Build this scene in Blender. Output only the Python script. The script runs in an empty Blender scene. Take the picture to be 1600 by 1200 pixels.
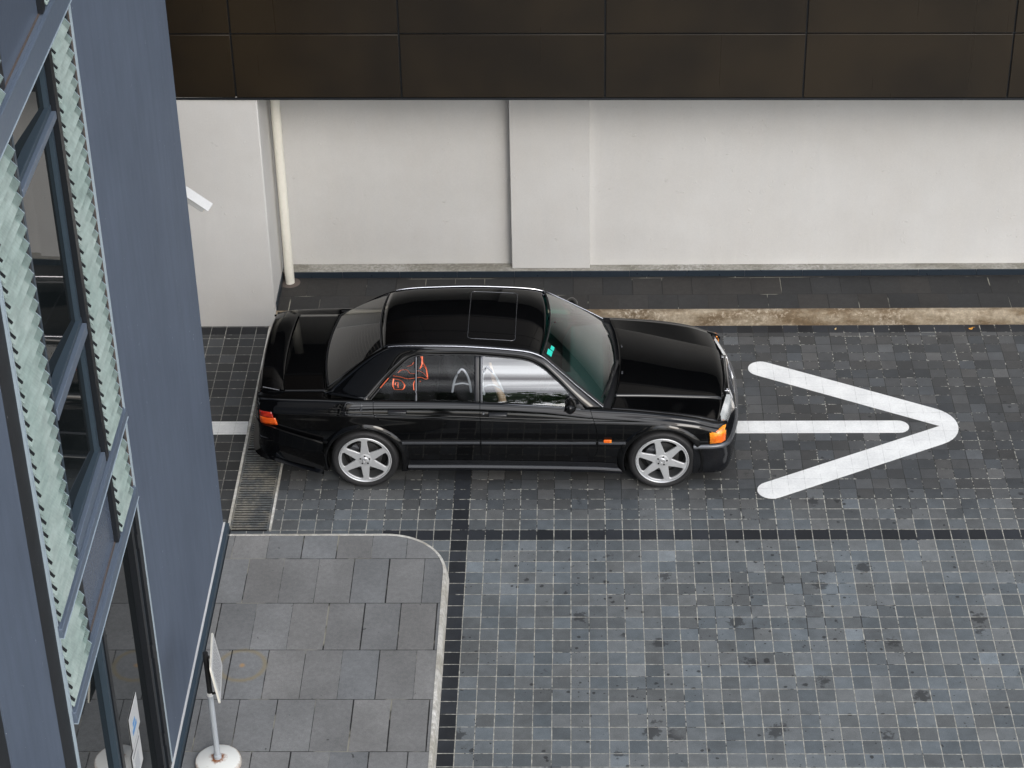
import bpy, bmesh, math, random
from mathutils import Vector, Matrix
R = math.radians
PI = math.pi
random.seed(7)
scn = bpy.context.scene
COL = scn.collection

# ------------------------------------------------------------------ camera, sky, sun, exposure
pitch, yaw, roll = 0.584435494, 0.0343427943, 0.0222400659
cp, sp, cy, sy = math.cos(pitch), math.sin(pitch), math.cos(yaw), math.sin(yaw)
fwd = Vector((-sy*cp, cy*cp, -sp)); right = Vector((cy, sy, 0)); down = fwd.cross(right)
r2 = right*math.cos(roll) + down*math.sin(roll)
d2 = -right*math.sin(roll) + down*math.cos(roll)
cam = bpy.data.cameras.new('camera'); co = bpy.data.objects.new('camera', cam); COL.objects.link(co)
M = Matrix.Identity(4)
for i in range(3):
    M[i][0] = r2[i]; M[i][1] = -d2[i]; M[i][2] = -fwd[i]
M[0][3], M[1][3], M[2][3] = 0.957083152, -15.7377782, 12.0487254
co.matrix_world = M
cam.sensor_width = 36; cam.lens = 3550.29/1600*36; cam.clip_end = 2000; cam.clip_start = .1
scn.camera = co
SUN_EL, SUN_AZ = R(35), R(155)     # azimuth clockwise from +Y
w = bpy.data.worlds.new("World"); scn.world = w; w.use_nodes = True
nt = w.node_tree; nt.nodes.clear()
wo = nt.nodes.new('ShaderNodeOutputWorld'); bg = nt.nodes.new('ShaderNodeBackground')
sky = nt.nodes.new('ShaderNodeTexSky'); sky.sky_type = 'NISHITA'; sky.sun_disc = False
sky.sun_elevation = SUN_EL; sky.sun_rotation = SUN_AZ; sky.air_density = 1.0; sky.dust_density = 2.5
tc = nt.nodes.new('ShaderNodeTexCoord'); mp = nt.nodes.new('ShaderNodeMapping'); mp.inputs['Scale'].default_value = (1, 1, 3.2)
nz = nt.nodes.new('ShaderNodeTexNoise'); nz.inputs['Scale'].default_value = 2.3; nz.inputs['Detail'].default_value = 7; nz.inputs['Roughness'].default_value = .55
cr = nt.nodes.new('ShaderNodeValToRGB'); cr.color_ramp.elements[0].position = .40; cr.color_ramp.elements[1].position = .64
mx = nt.nodes.new('ShaderNodeMix'); mx.data_type = 'RGBA'; mx.inputs['B'].default_value = (12, 12.2, 12.6, 1)
nt.links.new(tc.outputs['Generated'], mp.inputs['Vector']); nt.links.new(mp.outputs['Vector'], nz.inputs['Vector'])
nt.links.new(nz.outputs['Fac'], cr.inputs['Fac']); nt.links.new(cr.outputs['Color'], mx.inputs['Factor'])
dp = nt.nodes.new('ShaderNodeVectorMath'); dp.operation = 'DOT_PRODUCT'; dp.inputs[1].default_value = (.12, -.78, .62)
mr_ = nt.nodes.new('ShaderNodeMapRange'); mr_.interpolation_type = 'SMOOTHSTEP'
for k_, v_ in (('From Min', .35), ('From Max', .95), ('To Min', 11), ('To Max', 34)): mr_.inputs[k_].default_value = v_
cc = nt.nodes.new('ShaderNodeVectorMath'); cc.operation = 'SCALE'; cc.inputs[0].default_value = (.98, 1, 1.04)
nt.links.new(tc.outputs['Generated'], dp.inputs[0]); nt.links.new(dp.outputs['Value'], mr_.inputs['Value']); nt.links.new(mr_.outputs[0], cc.inputs['Scale']); nt.links.new(cc.outputs[0], mx.inputs['B'])
nt.links.new(sky.outputs['Color'], mx.inputs['A']); nt.links.new(mx.outputs['Result'], bg.inputs['Color'])
bg.inputs['Strength'].default_value = 0.12
nt.links.new(bg.outputs['Background'], wo.inputs['Surface'])
sl = bpy.data.lights.new('sun', 'SUN'); sl.energy = .7; sl.angle = R(18); sl.color = (1, .96, .9)
so = bpy.data.objects.new('sun', sl); COL.objects.link(so)
sd = Vector((math.sin(SUN_AZ)*math.cos(SUN_EL), math.cos(SUN_AZ)*math.cos(SUN_EL), math.sin(SUN_EL)))
so.rotation_euler = sd.to_track_quat('Z', 'Y').to_euler(); so.location = sd*40
scn.view_settings.view_transform = 'Standard'; scn.view_settings.look = 'None'
scn.view_settings.exposure = 0.33; scn.view_settings.gamma = 1; scn.view_settings.use_curve_mapping = False

# ------------------------------------------------------------------ shader helpers
class S:
    """a socket with arithmetic"""
    def __init__(s, t, o): s.t, s.o = t, o
    def m(s, op, *a):
        n = s.t.nodes.new('ShaderNodeMath'); n.operation = op
        for i, v in enumerate((s,)+a):
            if isinstance(v, S): s.t.links.new(v.o, n.inputs[i])
            else: n.inputs[i].default_value = v
        return S(s.t, n.outputs[0])
    def __add__(s, b): return s.m('ADD', b)
    __radd__ = __add__
    def __sub__(s, b): return s.m('SUBTRACT', b)
    def __mul__(s, b): return s.m('MULTIPLY', b)
    __rmul__ = __mul__
    def __truediv__(s, b): return s.m('DIVIDE', b)
    def rsub(s, a): return (s*-1.0)+a
    def floor(s): return s.m('FLOOR')
    def fract(s): return s.m('FRACT')
    def abs(s): return s.m('ABSOLUTE')
    def min(s, b): return s.m('MINIMUM', b)
    def max(s, b): return s.m('MAXIMUM', b)
    def gt(s, b): return s.m('GREATER_THAN', b)
    def lt(s, b): return s.m('LESS_THAN', b)
    def sat(s): return s.m('MULTIPLY_ADD', 1.0, 0.0).clamp()
    def clamp(s): s.o.node.use_clamp = True; return s
    def smooth(s, a, b, c=0., d=1.):
        n = s.t.nodes.new('ShaderNodeMapRange'); n.interpolation_type = 'SMOOTHSTEP'
        s.t.links.new(s.o, n.inputs['Value'])
        for k, v in zip(('From Min', 'From Max', 'To Min', 'To Max'), (a, b, c, d)): n.inputs[k].default_value = v
        return S(s.t, n.outputs[0])

class Mt:
    def __init__(s, name):
        s.mat = bpy.data.materials.new(name); s.mat.use_nodes = True; s.t = s.mat.node_tree
        s.b = s.t.nodes['Principled BSDF']; s.out = s.t.nodes['Material Output']
    def pos(s):
        n = s.t.nodes.new('ShaderNodeTexCoord'); s.P = n.outputs['Object']
        q = s.t.nodes.new('ShaderNodeSeparateXYZ'); s.t.links.new(s.P, q.inputs[0])
        return [S(s.t, q.outputs[i]) for i in range(3)]
    def comb(s, x, y, z=0.):
        n = s.t.nodes.new('ShaderNodeCombineXYZ')
        for i, v in enumerate((x, y, z)):
            if isinstance(v, S): s.t.links.new(v.o, n.inputs[i])
            else: n.inputs[i].default_value = v
        return n.outputs[0]
    def noise(s, scale, detail=4, rough=.55, vec=None, stretch=None, dist=0):
        n = s.t.nodes.new('ShaderNodeTexNoise'); n.inputs['Scale'].default_value = scale
        n.inputs['Detail'].default_value = detail; n.inputs['Roughness'].default_value = rough; n.inputs['Distortion'].default_value = dist
        v = vec or s.P
        if stretch:
            k = s.t.nodes.new('ShaderNodeMapping'); k.inputs['Scale'].default_value = stretch
            s.t.links.new(v, k.inputs[0]); v = k.outputs[0]
        s.t.links.new(v, n.inputs['Vector']); return S(s.t, n.outputs['Fac'])
    def white(s, vec):
        n = s.t.nodes.new('ShaderNodeTexWhiteNoise'); n.noise_dimensions = '3D'; s.t.links.new(vec, n.inputs['Vector'])
        return S(s.t, n.outputs['Value'])
    def voro(s, scale, rnd=1, feature='F1'):
        n = s.t.nodes.new('ShaderNodeTexVoronoi'); n.feature = feature; n.inputs['Scale'].default_value = scale; n.inputs['Randomness'].default_value = rnd
        s.t.links.new(s.P, n.inputs['Vector']); return S(s.t, n.outputs['Distance'])
    def mix(s, f, a, b, mode='MIX'):
        n = s.t.nodes.new('ShaderNodeMix'); n.data_type = 'RGBA'; n.blend_type = mode
        for k, v in (('Factor', f), ('A', a), ('B', b)):
            if isinstance(v, S): s.t.links.new(v.o, n.inputs[k])
            elif k == 'Factor': n.inputs[k].default_value = v
            elif isinstance(v, (tuple, list)): n.inputs[k].default_value = (*v[:3], 1)
            else: s.t.links.new(v, n.inputs[k])
        return n.outputs['Result']
    def scale(s, col, f):
        n = s.t.nodes.new('ShaderNodeVectorMath'); n.operation = 'SCALE'
        if isinstance(col, (tuple, list)): n.inputs[0].default_value = col[:3]
        else: s.t.links.new(col, n.inputs[0])
        s.t.links.new(f.o, n.inputs['Scale']); return n.outputs[0]
    def set(s, col=None, rough=None, metal=None, bump=None, bdist=.002, bstr=.5, **kw):
        for k, v in (('Base Color', col), ('Roughness', rough), ('Metallic', metal)):
            if v is None: continue
            if isinstance(v, S): s.t.links.new(v.o, s.b.inputs[k])
            elif isinstance(v, (tuple, list)): s.b.inputs[k].default_value = (*v[:3], 1)
            elif isinstance(v, (int, float)): s.b.inputs[k].default_value = v
            else: s.t.links.new(v, s.b.inputs[k])
        for k, v in kw.items(): s.b.inputs[k.replace('_', ' ')].default_value = v
        if bump is not None:
            n = s.t.nodes.new('ShaderNodeBump'); n.inputs['Strength'].default_value = bstr; n.inputs['Distance'].default_value = bdist
            s.t.links.new(bump.o, n.inputs['Height']); s.t.links.new(n.outputs[0], s.b.inputs['Normal'])
        return s.mat

def simple(name, col, rough=.5, metal=0, **kw):
    m = Mt(name); m.pos(); n = m.noise(30, 3)
    return m.set(m.scale(col, n.smooth(.2, .8, .97, 1.03)), n.smooth(.2, .8, rough*.9, min(1, rough*1.1)), metal, **kw)

def mat_tiles():
    m = Mt('road_tiles'); x, y, z = m.pos()
    u = x*(1/.15); v = y*(1/.15)
    hi = v.gt(22.45); v = v+hi*.55
    wob = m.noise(3, 1); u_ = u+(wob-.5)*.04; v_ = v+(wob-.5)*.04
    iu, iv = u_.floor(), v_.floor()
    r1 = m.white(m.comb(iu, iv, .5)); r2_ = m.white(m.comb(iu, iv, 7.5)); r3 = m.white(m.comb(iu, iv, 3.5))
    fu, fv = u_.fract(), v_.fract()
    d = fu.min(fu.rsub(1.)).min(fv.min(fv.rsub(1.)))*.15
    gw = m.noise(14, 3)
    sg = m.white(m.comb((u_+.5).floor(), (v_+.5).floor(), 11.5)); g = (d+(gw-.5)*-.003+(sg-.5)*.0016).smooth(.0026, .0046, 1., 0.)
    dark = iu.gt(-1.5)*iu.lt(-.5)
    dark = dark.max(iv.gt(-.5)*iv.lt(.5)*iu.gt(-5.5)).max(iv.gt(22.5)*iv.lt(23.5))
    front = y.smooth(-.2, 1.0, 1., 0.)        # lighter below the dark band: partly real tone, partly overhang shade painted beyond
    base = m.mix(r2_, (.056, .062, .068), (.068, .068, .067))
    base = m.scale(base, r1.smooth(0, 1, .70, 1.24))
    low = m.mix(r2_, (.112, .130, .143), (.121, .128, .130))
    low = m.scale(low, r1.smooth(0, 1, .82, 1.2))
    c = m.mix(front, base, low)
    c = m.mix(r3.gt(.93), c, m.scale(c, r1.smooth(0, 1, 1.1, 1.35)))
    c = m.mix(dark, c, m.scale((.022, .025, .030), r1.smooth(0, 1, .7, 1.3)))
    big = m.noise(.9, 5, .6); fine = m.noise(160, 3, .7); mid = m.noise(11, 5, .65)
    lz_ = x.lt(-2.12); c = m.mix(lz_, c, m.scale(c, S(m.t, lz_.o)*0.+.55))  # shade beside the blue building, painted into the tiles left of the drain
    c = m.scale(c, big.smooth(.25, .75, .84, 1.14)); c = m.scale(c, mid.smooth(.25, .75, .86, 1.12)); c = m.scale(c, fine.smooth(.25, .75, .72, 1.28))
    # oil and gum stains, thickest in front
    st = m.noise(5.2, 4, .62, dist=.4); sp1 = m.noise(15, 2, .5, dist=.6)
    zone = ((x-2.75).m('POWER', 2.)*.8+(y+.95).m('POWER', 2.)*1.6).m('SQRT').smooth(.2, 1.3, 1., 0.)
    thr = sp1+zone*.05+front*.03
    nd = m.noise(22, 3, .6)
    gate = (m.noise(1.3, 2)+zone*.12+front*.03-x.lt(-.3)*.2-front.rsub(1.)*.08)
    s1 = (m.voro(3.6)+(nd-.5)*.22).smooth(.075, .105, 1., 0.)*gate.smooth(.50, .54)
    s2 = (m.voro(7.3)+(nd-.5)*.30).smooth(.085, .12, 1., 0.)*gate.smooth(.42, .48)
    s3 = (m.voro(17.)+(nd-.5)*.3).smooth(.09, .13, 1., 0.)*gate.smooth(.52, .6)
    s0 = (m.voro(1.9)+(nd-.5)*.30+(m.noise(60, 2)-.5)*.08).smooth(.10, .15, 1., 0.)*(gate+front*.03).smooth(.44, .50)
    s1 = s1.max(s0*.85)
    stain = s1.max(s2).max(s3)*.82
    c = m.mix(stain, c, (.022, .023, .025))
    c = m.mix(((st+zone*.09)  .smooth(.60, .78))*.25, c, (.05, .048, .045))
    # grout
    gn = m.noise(3.1, 4, .6); gn2 = m.noise(26, 2, .6)
    gl = m.mix(gn2.smooth(.3, .7), (.22, .215, .19), (.46, .45, .40))
    gd = (.024, .024, .024)
    patch = (gn*.5+gn2*.5+front*.20-.010-sg.gt(.93)*.12-zone*m.noise(4, 1).smooth(.5, .62)*.30).smooth(.50, .60)
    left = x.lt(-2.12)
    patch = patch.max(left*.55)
    gc = m.mix(patch, gd, gl)
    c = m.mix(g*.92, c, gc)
    hgt = g.rsub(1.)+fine*.15+r3*.25
    return m.set(c, (mid*.25+r2_*.12+.42), bump=hgt, bdist=.002, bstr=.55, Specular_IOR_Level=.4)

def mat_slabs(name, y0, dy, rows_off, c1, c2, first=None):
    m = Mt(name); x, y, z = m.pos()
    v = (y*-1.0+y0)*(1/dy)
    iv = v.floor(); par = (iv*.5).fract().gt(.25)
    u = (x-rows_off[0])*(1/.3)-par*((rows_off[1]-rows_off[0])/.3)
    iu = u.floor()
    r1 = m.white(m.comb(iu, iv, .5)); r2_ = m.white(m.comb(iu, iv, 9.5))
    fu, fv = u.fract(), v.fract()
    du = fu.min(fu.rsub(1.))*.3; dv = fv.min(fv.rsub(1.))*dy
    n1 = m.noise(13, 4); big = m.noise(1.6, 5); fine = m.noise(200, 2); mid = m.noise(24, 5, .7)
    gap = m.white(m.comb(iu+fu.gt(.5), iv, 2.5))
    g = (du-gap.smooth(.1, 1, -.0004, .0042)+(n1-.5)*.005).smooth(.0006, .0026, 1., 0.).max((dv-.0012+(n1-.5)*.004).smooth(.001, .003, 1., 0.))
    c = m.mix(r2_, c1, c2); c = m.scale(c, r1.smooth(0, 1, .92, 1.08))
    for q, a, b in ((big, .82, 1.15), (mid, .88, 1.1), (fine, .86, 1.14)): c = m.scale(c, q.smooth(.25, .75, a, b))
    # rust ring left by an old sign base
    if first:
        cx, cyy = first
        rr = ((x-cx).m('POWER', 2.)+(y-cyy).m('POWER', 2.)).m('SQRT')+(mid-.5)*.03
        ring = rr.smooth(.15, .185)*rr.smooth(.185, .22, 1., 0.)
        c = m.mix(ring*.6, c, (.26, .21, .11)); c = m.mix(rr.smooth(.008, .035, 1., 0.)*.7, c, (.42, .26, .11))
    sp1 = m.noise(17, 2, .5, dist=.7); c = m.mix(sp1.smooth(.74, .76)*.7, c, (.03, .03, .03))
    gcol = m.mix(m.noise(2.3, 3).smooth(.52, .6), (.018, .018, .018), (.25, .24, .2))
    c = m.mix(g, c, gcol)
    return m.set(c, .72, bump=g.rsub(1.)+fine*.12, bdist=.003, bstr=.6, Specular_IOR_Level=.3)

def mat_plaster(name, col, tint, streak=.5, bump=.4, rough=.8, bd=.004):
    m = Mt(name); m.pos()
    a = m.noise(1.1, 5, .6); b = m.noise(8, 5, .65, stretch=(1.2, 1.2, .16)); f = m.noise(70, 4, .7); l = m.noise(22, 4, .6); bl = m.noise(5, 3, .6)
    c = m.mix((a*.6+b*.4).smooth(.35, .65), col, tint)
    c = m.scale(c, b.smooth(.2, .8, 1-streak*.16, 1+streak*.10)); c = m.scale(c, f.smooth(.2, .8, .97, 1.03))
    spots = m.noise(38, 3, .6, dist=.5).smooth(.74, .78)*.35*bl.smooth(.5, .7)
    c = m.mix(spots, c, (.12, .11, .10))
    if streak > 1: c = m.mix(m.noise(27, 2, .5, dist=1.5).smooth(.755, .775)*.6, c, (.45, .5, .55))
    lumps = l.smooth(.6, .72)*bl.smooth(.48, .66)
    return m.set(c, rough, bump=lumps*1.0+f*.22+a*.3, bdist=bd, bstr=bump, Specular_IOR_Level=.3)

MT = {}
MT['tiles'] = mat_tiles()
MT['slabs'] = mat_slabs('pavement_slabs', -.41, .6, (.255, .09), (.205, .204, .200), (.180, .188, .194), (-1.745, -1.80))
MT['slabs_back'] = mat_slabs('rear_slabs', 4.19, .33, (.02, .17), (.036, .034, .032), (.029, .030, .031))
MT['plaster'] = mat_plaster('white_plaster', (.575, .57, .555), (.53, .52, .50), .35, .8)
MT['blue'] = mat_plaster('blue_render', (.116, .145, .196), (.098, .123, .168), 1.05, .25, .7, .002)
MT['bluepale'] = simple('blue_grey_metal', (.15, .19, .25), .42, .3)
MT['spandrel'] = simple('spandrel_panel', (.10, .125, .17), .22, .0)
MT['blacktrim'] = simple('black_trim', (.012, .014, .017), .38)
MT['slate'] = simple('slate_frame', (.05, .075, .10), .4, .2)
MT['browngap'] = simple('sealant', (.10, .08, .07), .8)
def m_blackcol():
    m = Mt('black_stained_render'); m.pos(); a = m.noise(7, 5, .7); b = m.noise(60, 3); c = m.noise(24, 4, .7, dist=.5)
    col = m.mix(c.smooth(.70, .73)*a.smooth(.45, .55), (.011, .013, .016), (.25, .24, .23))
    return m.set(m.scale(col, a.smooth(.2, .8, .7, 1.4)), .6, bump=b, bdist=.002, bstr=.3)
MT['blackcol'] = m_blackcol()
def m_fascia():
    m = Mt('bronze_cladding'); m.pos(); a = m.noise(.8, 3); b = m.noise(9, 4, .6, stretch=(3, 1, .05)); f = m.noise(60, 2)
    sp_ = m.noise(45, 1, .4).smooth(.78, .80)
    col = m.mix(a.smooth(.3, .7), (.012, .009, .006), (.023, .0165, .0095))
    col = m.mix(b.smooth(.70, .80)*.04, col, (.2, .17, .13))
    return m.set(col, b.smooth(.2, .8, .27, .31), 0, Specular_IOR_Level=.42)
MT['fascia'] = m_fascia()
def m_kerb(name, c1, c2, c3):
    m = Mt(name); x, y, z = m.pos(); a = m.noise(2.2, 7, .68, stretch=(.8, 1.8, 1.8)); b = m.noise(28, 5, .7); e = m.noise(1.4, 3)
    col = m.mix(a.smooth(.4, .62), c1, c2); col = m.mix((b*.5+e*.5).smooth(.52, .66), col, c3)
    return m.set(m.scale(col, b.smooth(.2, .8, .7, 1.25)), .85, bump=b, bdist=.006, bstr=.6)
MT['kerb_back'] = m_kerb('stained_kerb', (.30, .25, .18), (.13, .09, .05), (.36, .315, .25))
MT['kerb_front'] = m_kerb('painted_kerb', (.55, .54, .50), (.40, .38, .33), (.64, .63, .60))
MT['ledge'] = m_kerb('concrete_ledge', (.32, .31, .28), (.20, .19, .16), (.38, .37, .35))
MT['skirt'] = simple('skirting_tile', (.018, .026, .036), .3)
def m_paint():
    m = Mt('road_paint'); x, y, z = m.pos(); a = m.noise(60, 4, .7); b = m.noise(4, 4, .6); c_ = m.noise(18, 4, .7)
    fu = (x*(1/.15)).fract(); fv = (y*(1/.15)).fract(); d = fu.min(fu.rsub(1.)).min(fv.min(fv.rsub(1.)))*.15
    g = (d+(c_-.5)*.004).smooth(.0, .0016, 1., 0.)*b.smooth(.32, .55)
    col = m.mix(b.smooth(.3, .7), (.80, .81, .80), (.70, .71, .705)); col = m.mix(c_.smooth(.72, .76)*.5, col, (.25, .25, .25)); col = m.mix(g*.8, col, (.16, .16, .16))
    return m.set(m.scale(col, a.smooth(.2, .8, .9, 1.06)), .6, bump=a-g, bdist=.0015, bstr=.5)
MT['paint'] = m_paint()
def m_grate():
    m = Mt('grate_iron'); m.pos(); a = m.noise(4, 5, .7); b = m.noise(40, 4, .7)
    col = m.mix(a.smooth(.42, .6), (.13, .14, .142), (.26, .25, .215))
    return m.set(m.scale(col, b.smooth(.2, .8, .6, 1.3)), .6, .3, bump=b, bdist=.001, bstr=.4)
MT['grate'] = m_grate()
MT['pit'] = simple('drain_depth_shade', (.008, .008, .008), .9)  # near-black sheet colour stands in for the shaded depth under the grate
MT['pipe'] = simple('cream_pvc', (.72, .70, .62), .4)
MT['white'] = simple('white_plastic', (.62, .63, .63), .35)
def m_base():
    m = Mt('rusty_white_base'); x, y, z = m.pos(); r = (x*x+y*y).m('SQRT'); n = m.noise(18, 5, .7)
    col = m.mix((r+(n-.5)*.12).smooth(.03, .07, 1., 0.), (.74, .75, .72), (.25, .10, .04))
    col = m.mix((r-(n-.5)*.06).smooth(.158, .175)*.6, col, (.30, .17, .08)); col = m.mix(n.smooth(.62, .7)*.3, col, (.4, .36, .3))
    return m.set(col, .55)
MT['base'] = m_base()
MT['grey_pole'] = simple('grey_pole_paint', (.36, .39, .42), .4)
MT['black_rubber'] = simple('black_rubber', (.012, .012, .013), .55)
MT['ink'] = simple('printed_ink', (.10, .10, .12), .6)
MT['blueink'] = simple('blue_ink', (.10, .30, .60), .6)
# car
def m_carpaint():
    m = Mt('black_car_paint'); m.pos(); n = m.noise(300, 2)
    return m.set((.0014, .0015, .0018), .035, 0, Specular_IOR_Level=.42)
MT['car'] = m_carpaint()
MT['satin'] = simple('black_satin_plastic', (.010, .011, .013), .32)
MT['trimgrey'] = simple('grey_satin_trim', (.10, .105, .115), .25, .6)
MT['gap'] = simple('shut_line', (.001, .001, .001), .9)
MT['brighttrim'] = simple('bright_window_trim', (.62, .63, .68), .22, .9)
MT['chrome'] = simple('chrome', (.75, .75, .76), .08, 1)
MT['tyre'] = simple('tyre_rubber', (.014, .014, .015), .62)
MT['alloy'] = simple('silver_alloy', (.60, .61, .62), .38, .55)
MT['alloydark'] = simple('alloy_barrel', (.30, .31, .32), .4, .85)
MT['brake'] = simple('brake_iron', (.12, .12, .12), .4, .8)
MT['under'] = simple('underbody', (.006, .006, .006), .9)
MT['fabric'] = simple('charcoal_seat_fabric', (.012, .012, .014), .95)
MT['seatwhite'] = simple('white_seat_piping', (.42, .44, .48), .6)
MT['bumper'] = simple('body_black_plastic', (.0045, .005, .0065), .16)
MT['skin'] = simple('tan_leather', (.42, .28, .19), .5)
MT['dash'] = simple('dashboard_plastic', (.05, .058, .06), .7)
MT['teal'] = simple('teal_sticker', (.02, .55, .43), .5)
MT['orange_ink'] = simple('orange_decal', (.78, .16, .07), .5)
def m_lens(name, c1, c2, tr=.0):
    m = Mt(name); x, y, z = m.pos(); n = (z*260.).m('SINE'); b = m.noise(14, 2)
    return m.set(m.mix(b.smooth(.4, .62), c1, c2), .08, bump=n, bdist=.0015, bstr=.35, Coat_Weight=.6)
MT['amber'] = m_lens('amber_lens', (.75, .13, .008), (.95, .33, .02))
MT['redlens'] = m_lens('red_lens', (.26, .012, .008), (.42, .03, .012))
MT['amberrear'] = m_lens('rear_amber_lens', (.55, .07, .01), (.68, .12, .015))
def m_head():
    m = Mt('headlamp_glass'); x, y, z = m.pos(); n = (y*200.).m('SINE'); b = m.noise(9, 3)
    return m.set(m.mix(b.smooth(.38, .62), (.55, .58, .58), (.85, .87, .87)), .1, .35, bump=n, bdist=.002, bstr=.4, Coat_Weight=1.)
MT['headlamp'] = m_head()
def glass(name, tint, band=None, refl=1.0, ior=1.5):
    m = Mt(name); t = m.t; x, y, z = m.pos(); t.nodes.remove(m.b)
    tr = t.nodes.new('ShaderNodeBsdfTransparent'); gl = t.nodes.new('ShaderNodeBsdfGlossy'); gl.inputs['Roughness'].default_value = .01
    fr = t.nodes.new('ShaderNodeFresnel'); fr.inputs['IOR'].default_value = ior; mxs = t.nodes.new('ShaderNodeMixShader')
    ge = t.nodes.new('ShaderNodeNewGeometry'); bf = S(t, ge.outputs['Backfacing']); t.links.new(((bf*(1/ior-ior))+ior).o, fr.inputs['IOR'])
    f = (S(t, fr.outputs[0])*refl).min(.9)
    if band: t.links.new(m.mix(z.smooth(band[0], band[1]), tint, band[2]), tr.inputs['Color'])
    else: tr.inputs['Color'].default_value = (*tint, 1)
    t.links.new(f.o, mxs.inputs[0]); t.links.new(tr.outputs[0], mxs.inputs[1]); t.links.new(gl.outputs[0], mxs.inputs[2])
    t.links.new(mxs.outputs[0], m.out.inputs['Surface']); return m.mat
MT['windscreen'] = glass('windscreen_glass', (.60, .86, .80), (1.08, 1.16, (.02, .66, .56)), 2.6)
MT['sideglass'] = glass('side_glass', (.80, .85, .83), None, 5.2)
MT['rearsideglass'] = glass('tinted_side_glass', (.72, .74, .74), None, .5)
def m_rearglass():
    m = Mt('rear_window_glass'); x, y, z = m.pos(); l = (z*(1/.017)).fract(); ln = (l-.5).abs().smooth(.0, .16, 1., 0.)
    return m.set(m.mix(ln*.5, (.004, .0045, .005), (.05, .045, .04)), .03, 0, Specular_IOR_Level=.45)
MT['rearglass'] = m_rearglass()
def m_pane():
    m = Mt('dark_window_pane'); m.pos(); n = m.noise(.6, 3)
    return m.set(m.scale((.010, .013, .014), n.smooth(.3, .7, .7, 1.3)), .02, 0, Specular_IOR_Level=.7)
MT['pane'] = m_pane()
def m_louvre():
    m = Mt('frosted_louvre_glass'); x, y, z = m.pos(); n = m.noise(50, 4, .7); st = m.noise(14, 4, .6, stretch=(1, .35, 2)); b = m.noise(2.5, 3)
    c = m.mix(b.smooth(.3, .7), (.34, .43, .40), (.42, .50, .47)); c = m.scale(c, st.smooth(.25, .75, .82, 1.15)); c = m.scale(c, n.smooth(.2, .8, .9, 1.1))
    wr = (y.smooth(-.185, -.155)*y.gt(-1.)).max(y.smooth(-1.88, -1.84)*y.lt(-1.)*y.gt(-2.5))
    vs = m.noise(30, 3, .6, stretch=(.3, 3, .3)); c = m.scale(c, vs.smooth(.3, .7, .92, 1.08))
    m.set(c, .35, 0, Specular_IOR_Level=.3)
    tb = m.t.nodes.new('ShaderNodeBsdfTransparent'); tb.inputs[0].default_value = (.8, .9, .88, 1); ms = m.t.nodes.new('ShaderNodeMixShader')
    m.t.links.new((wr*.42+.16+(n-.5)*.2).o, ms.inputs[0]); m.t.links.new(m.b.outputs[0], ms.inputs[1]); m.t.links.new(tb.outputs[0], ms.inputs[2]); m.t.links.new(ms.outputs[0], m.out.inputs['Surface'])
    return m.mat
MT['louvre'] = m_louvre()
MT['louvre_edge'] = simple('glass_edge', (.36, .44, .50), .3)
def m_leaf():
    m = Mt('leaf_green'); m.pos(); n = m.noise(1.2, 2); k = m.noise(9, 2)
    return m.set(m.mix(n.smooth(.3, .7), (.045, .11, .015), (.11, .19, .03)), .6)
MT['leaf'] = m_leaf()
MT['bark'] = simple('bark', (.09, .06, .04), .9)
MT['grass'] = simple('grass', (.06, .10, .025), .9)

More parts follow.
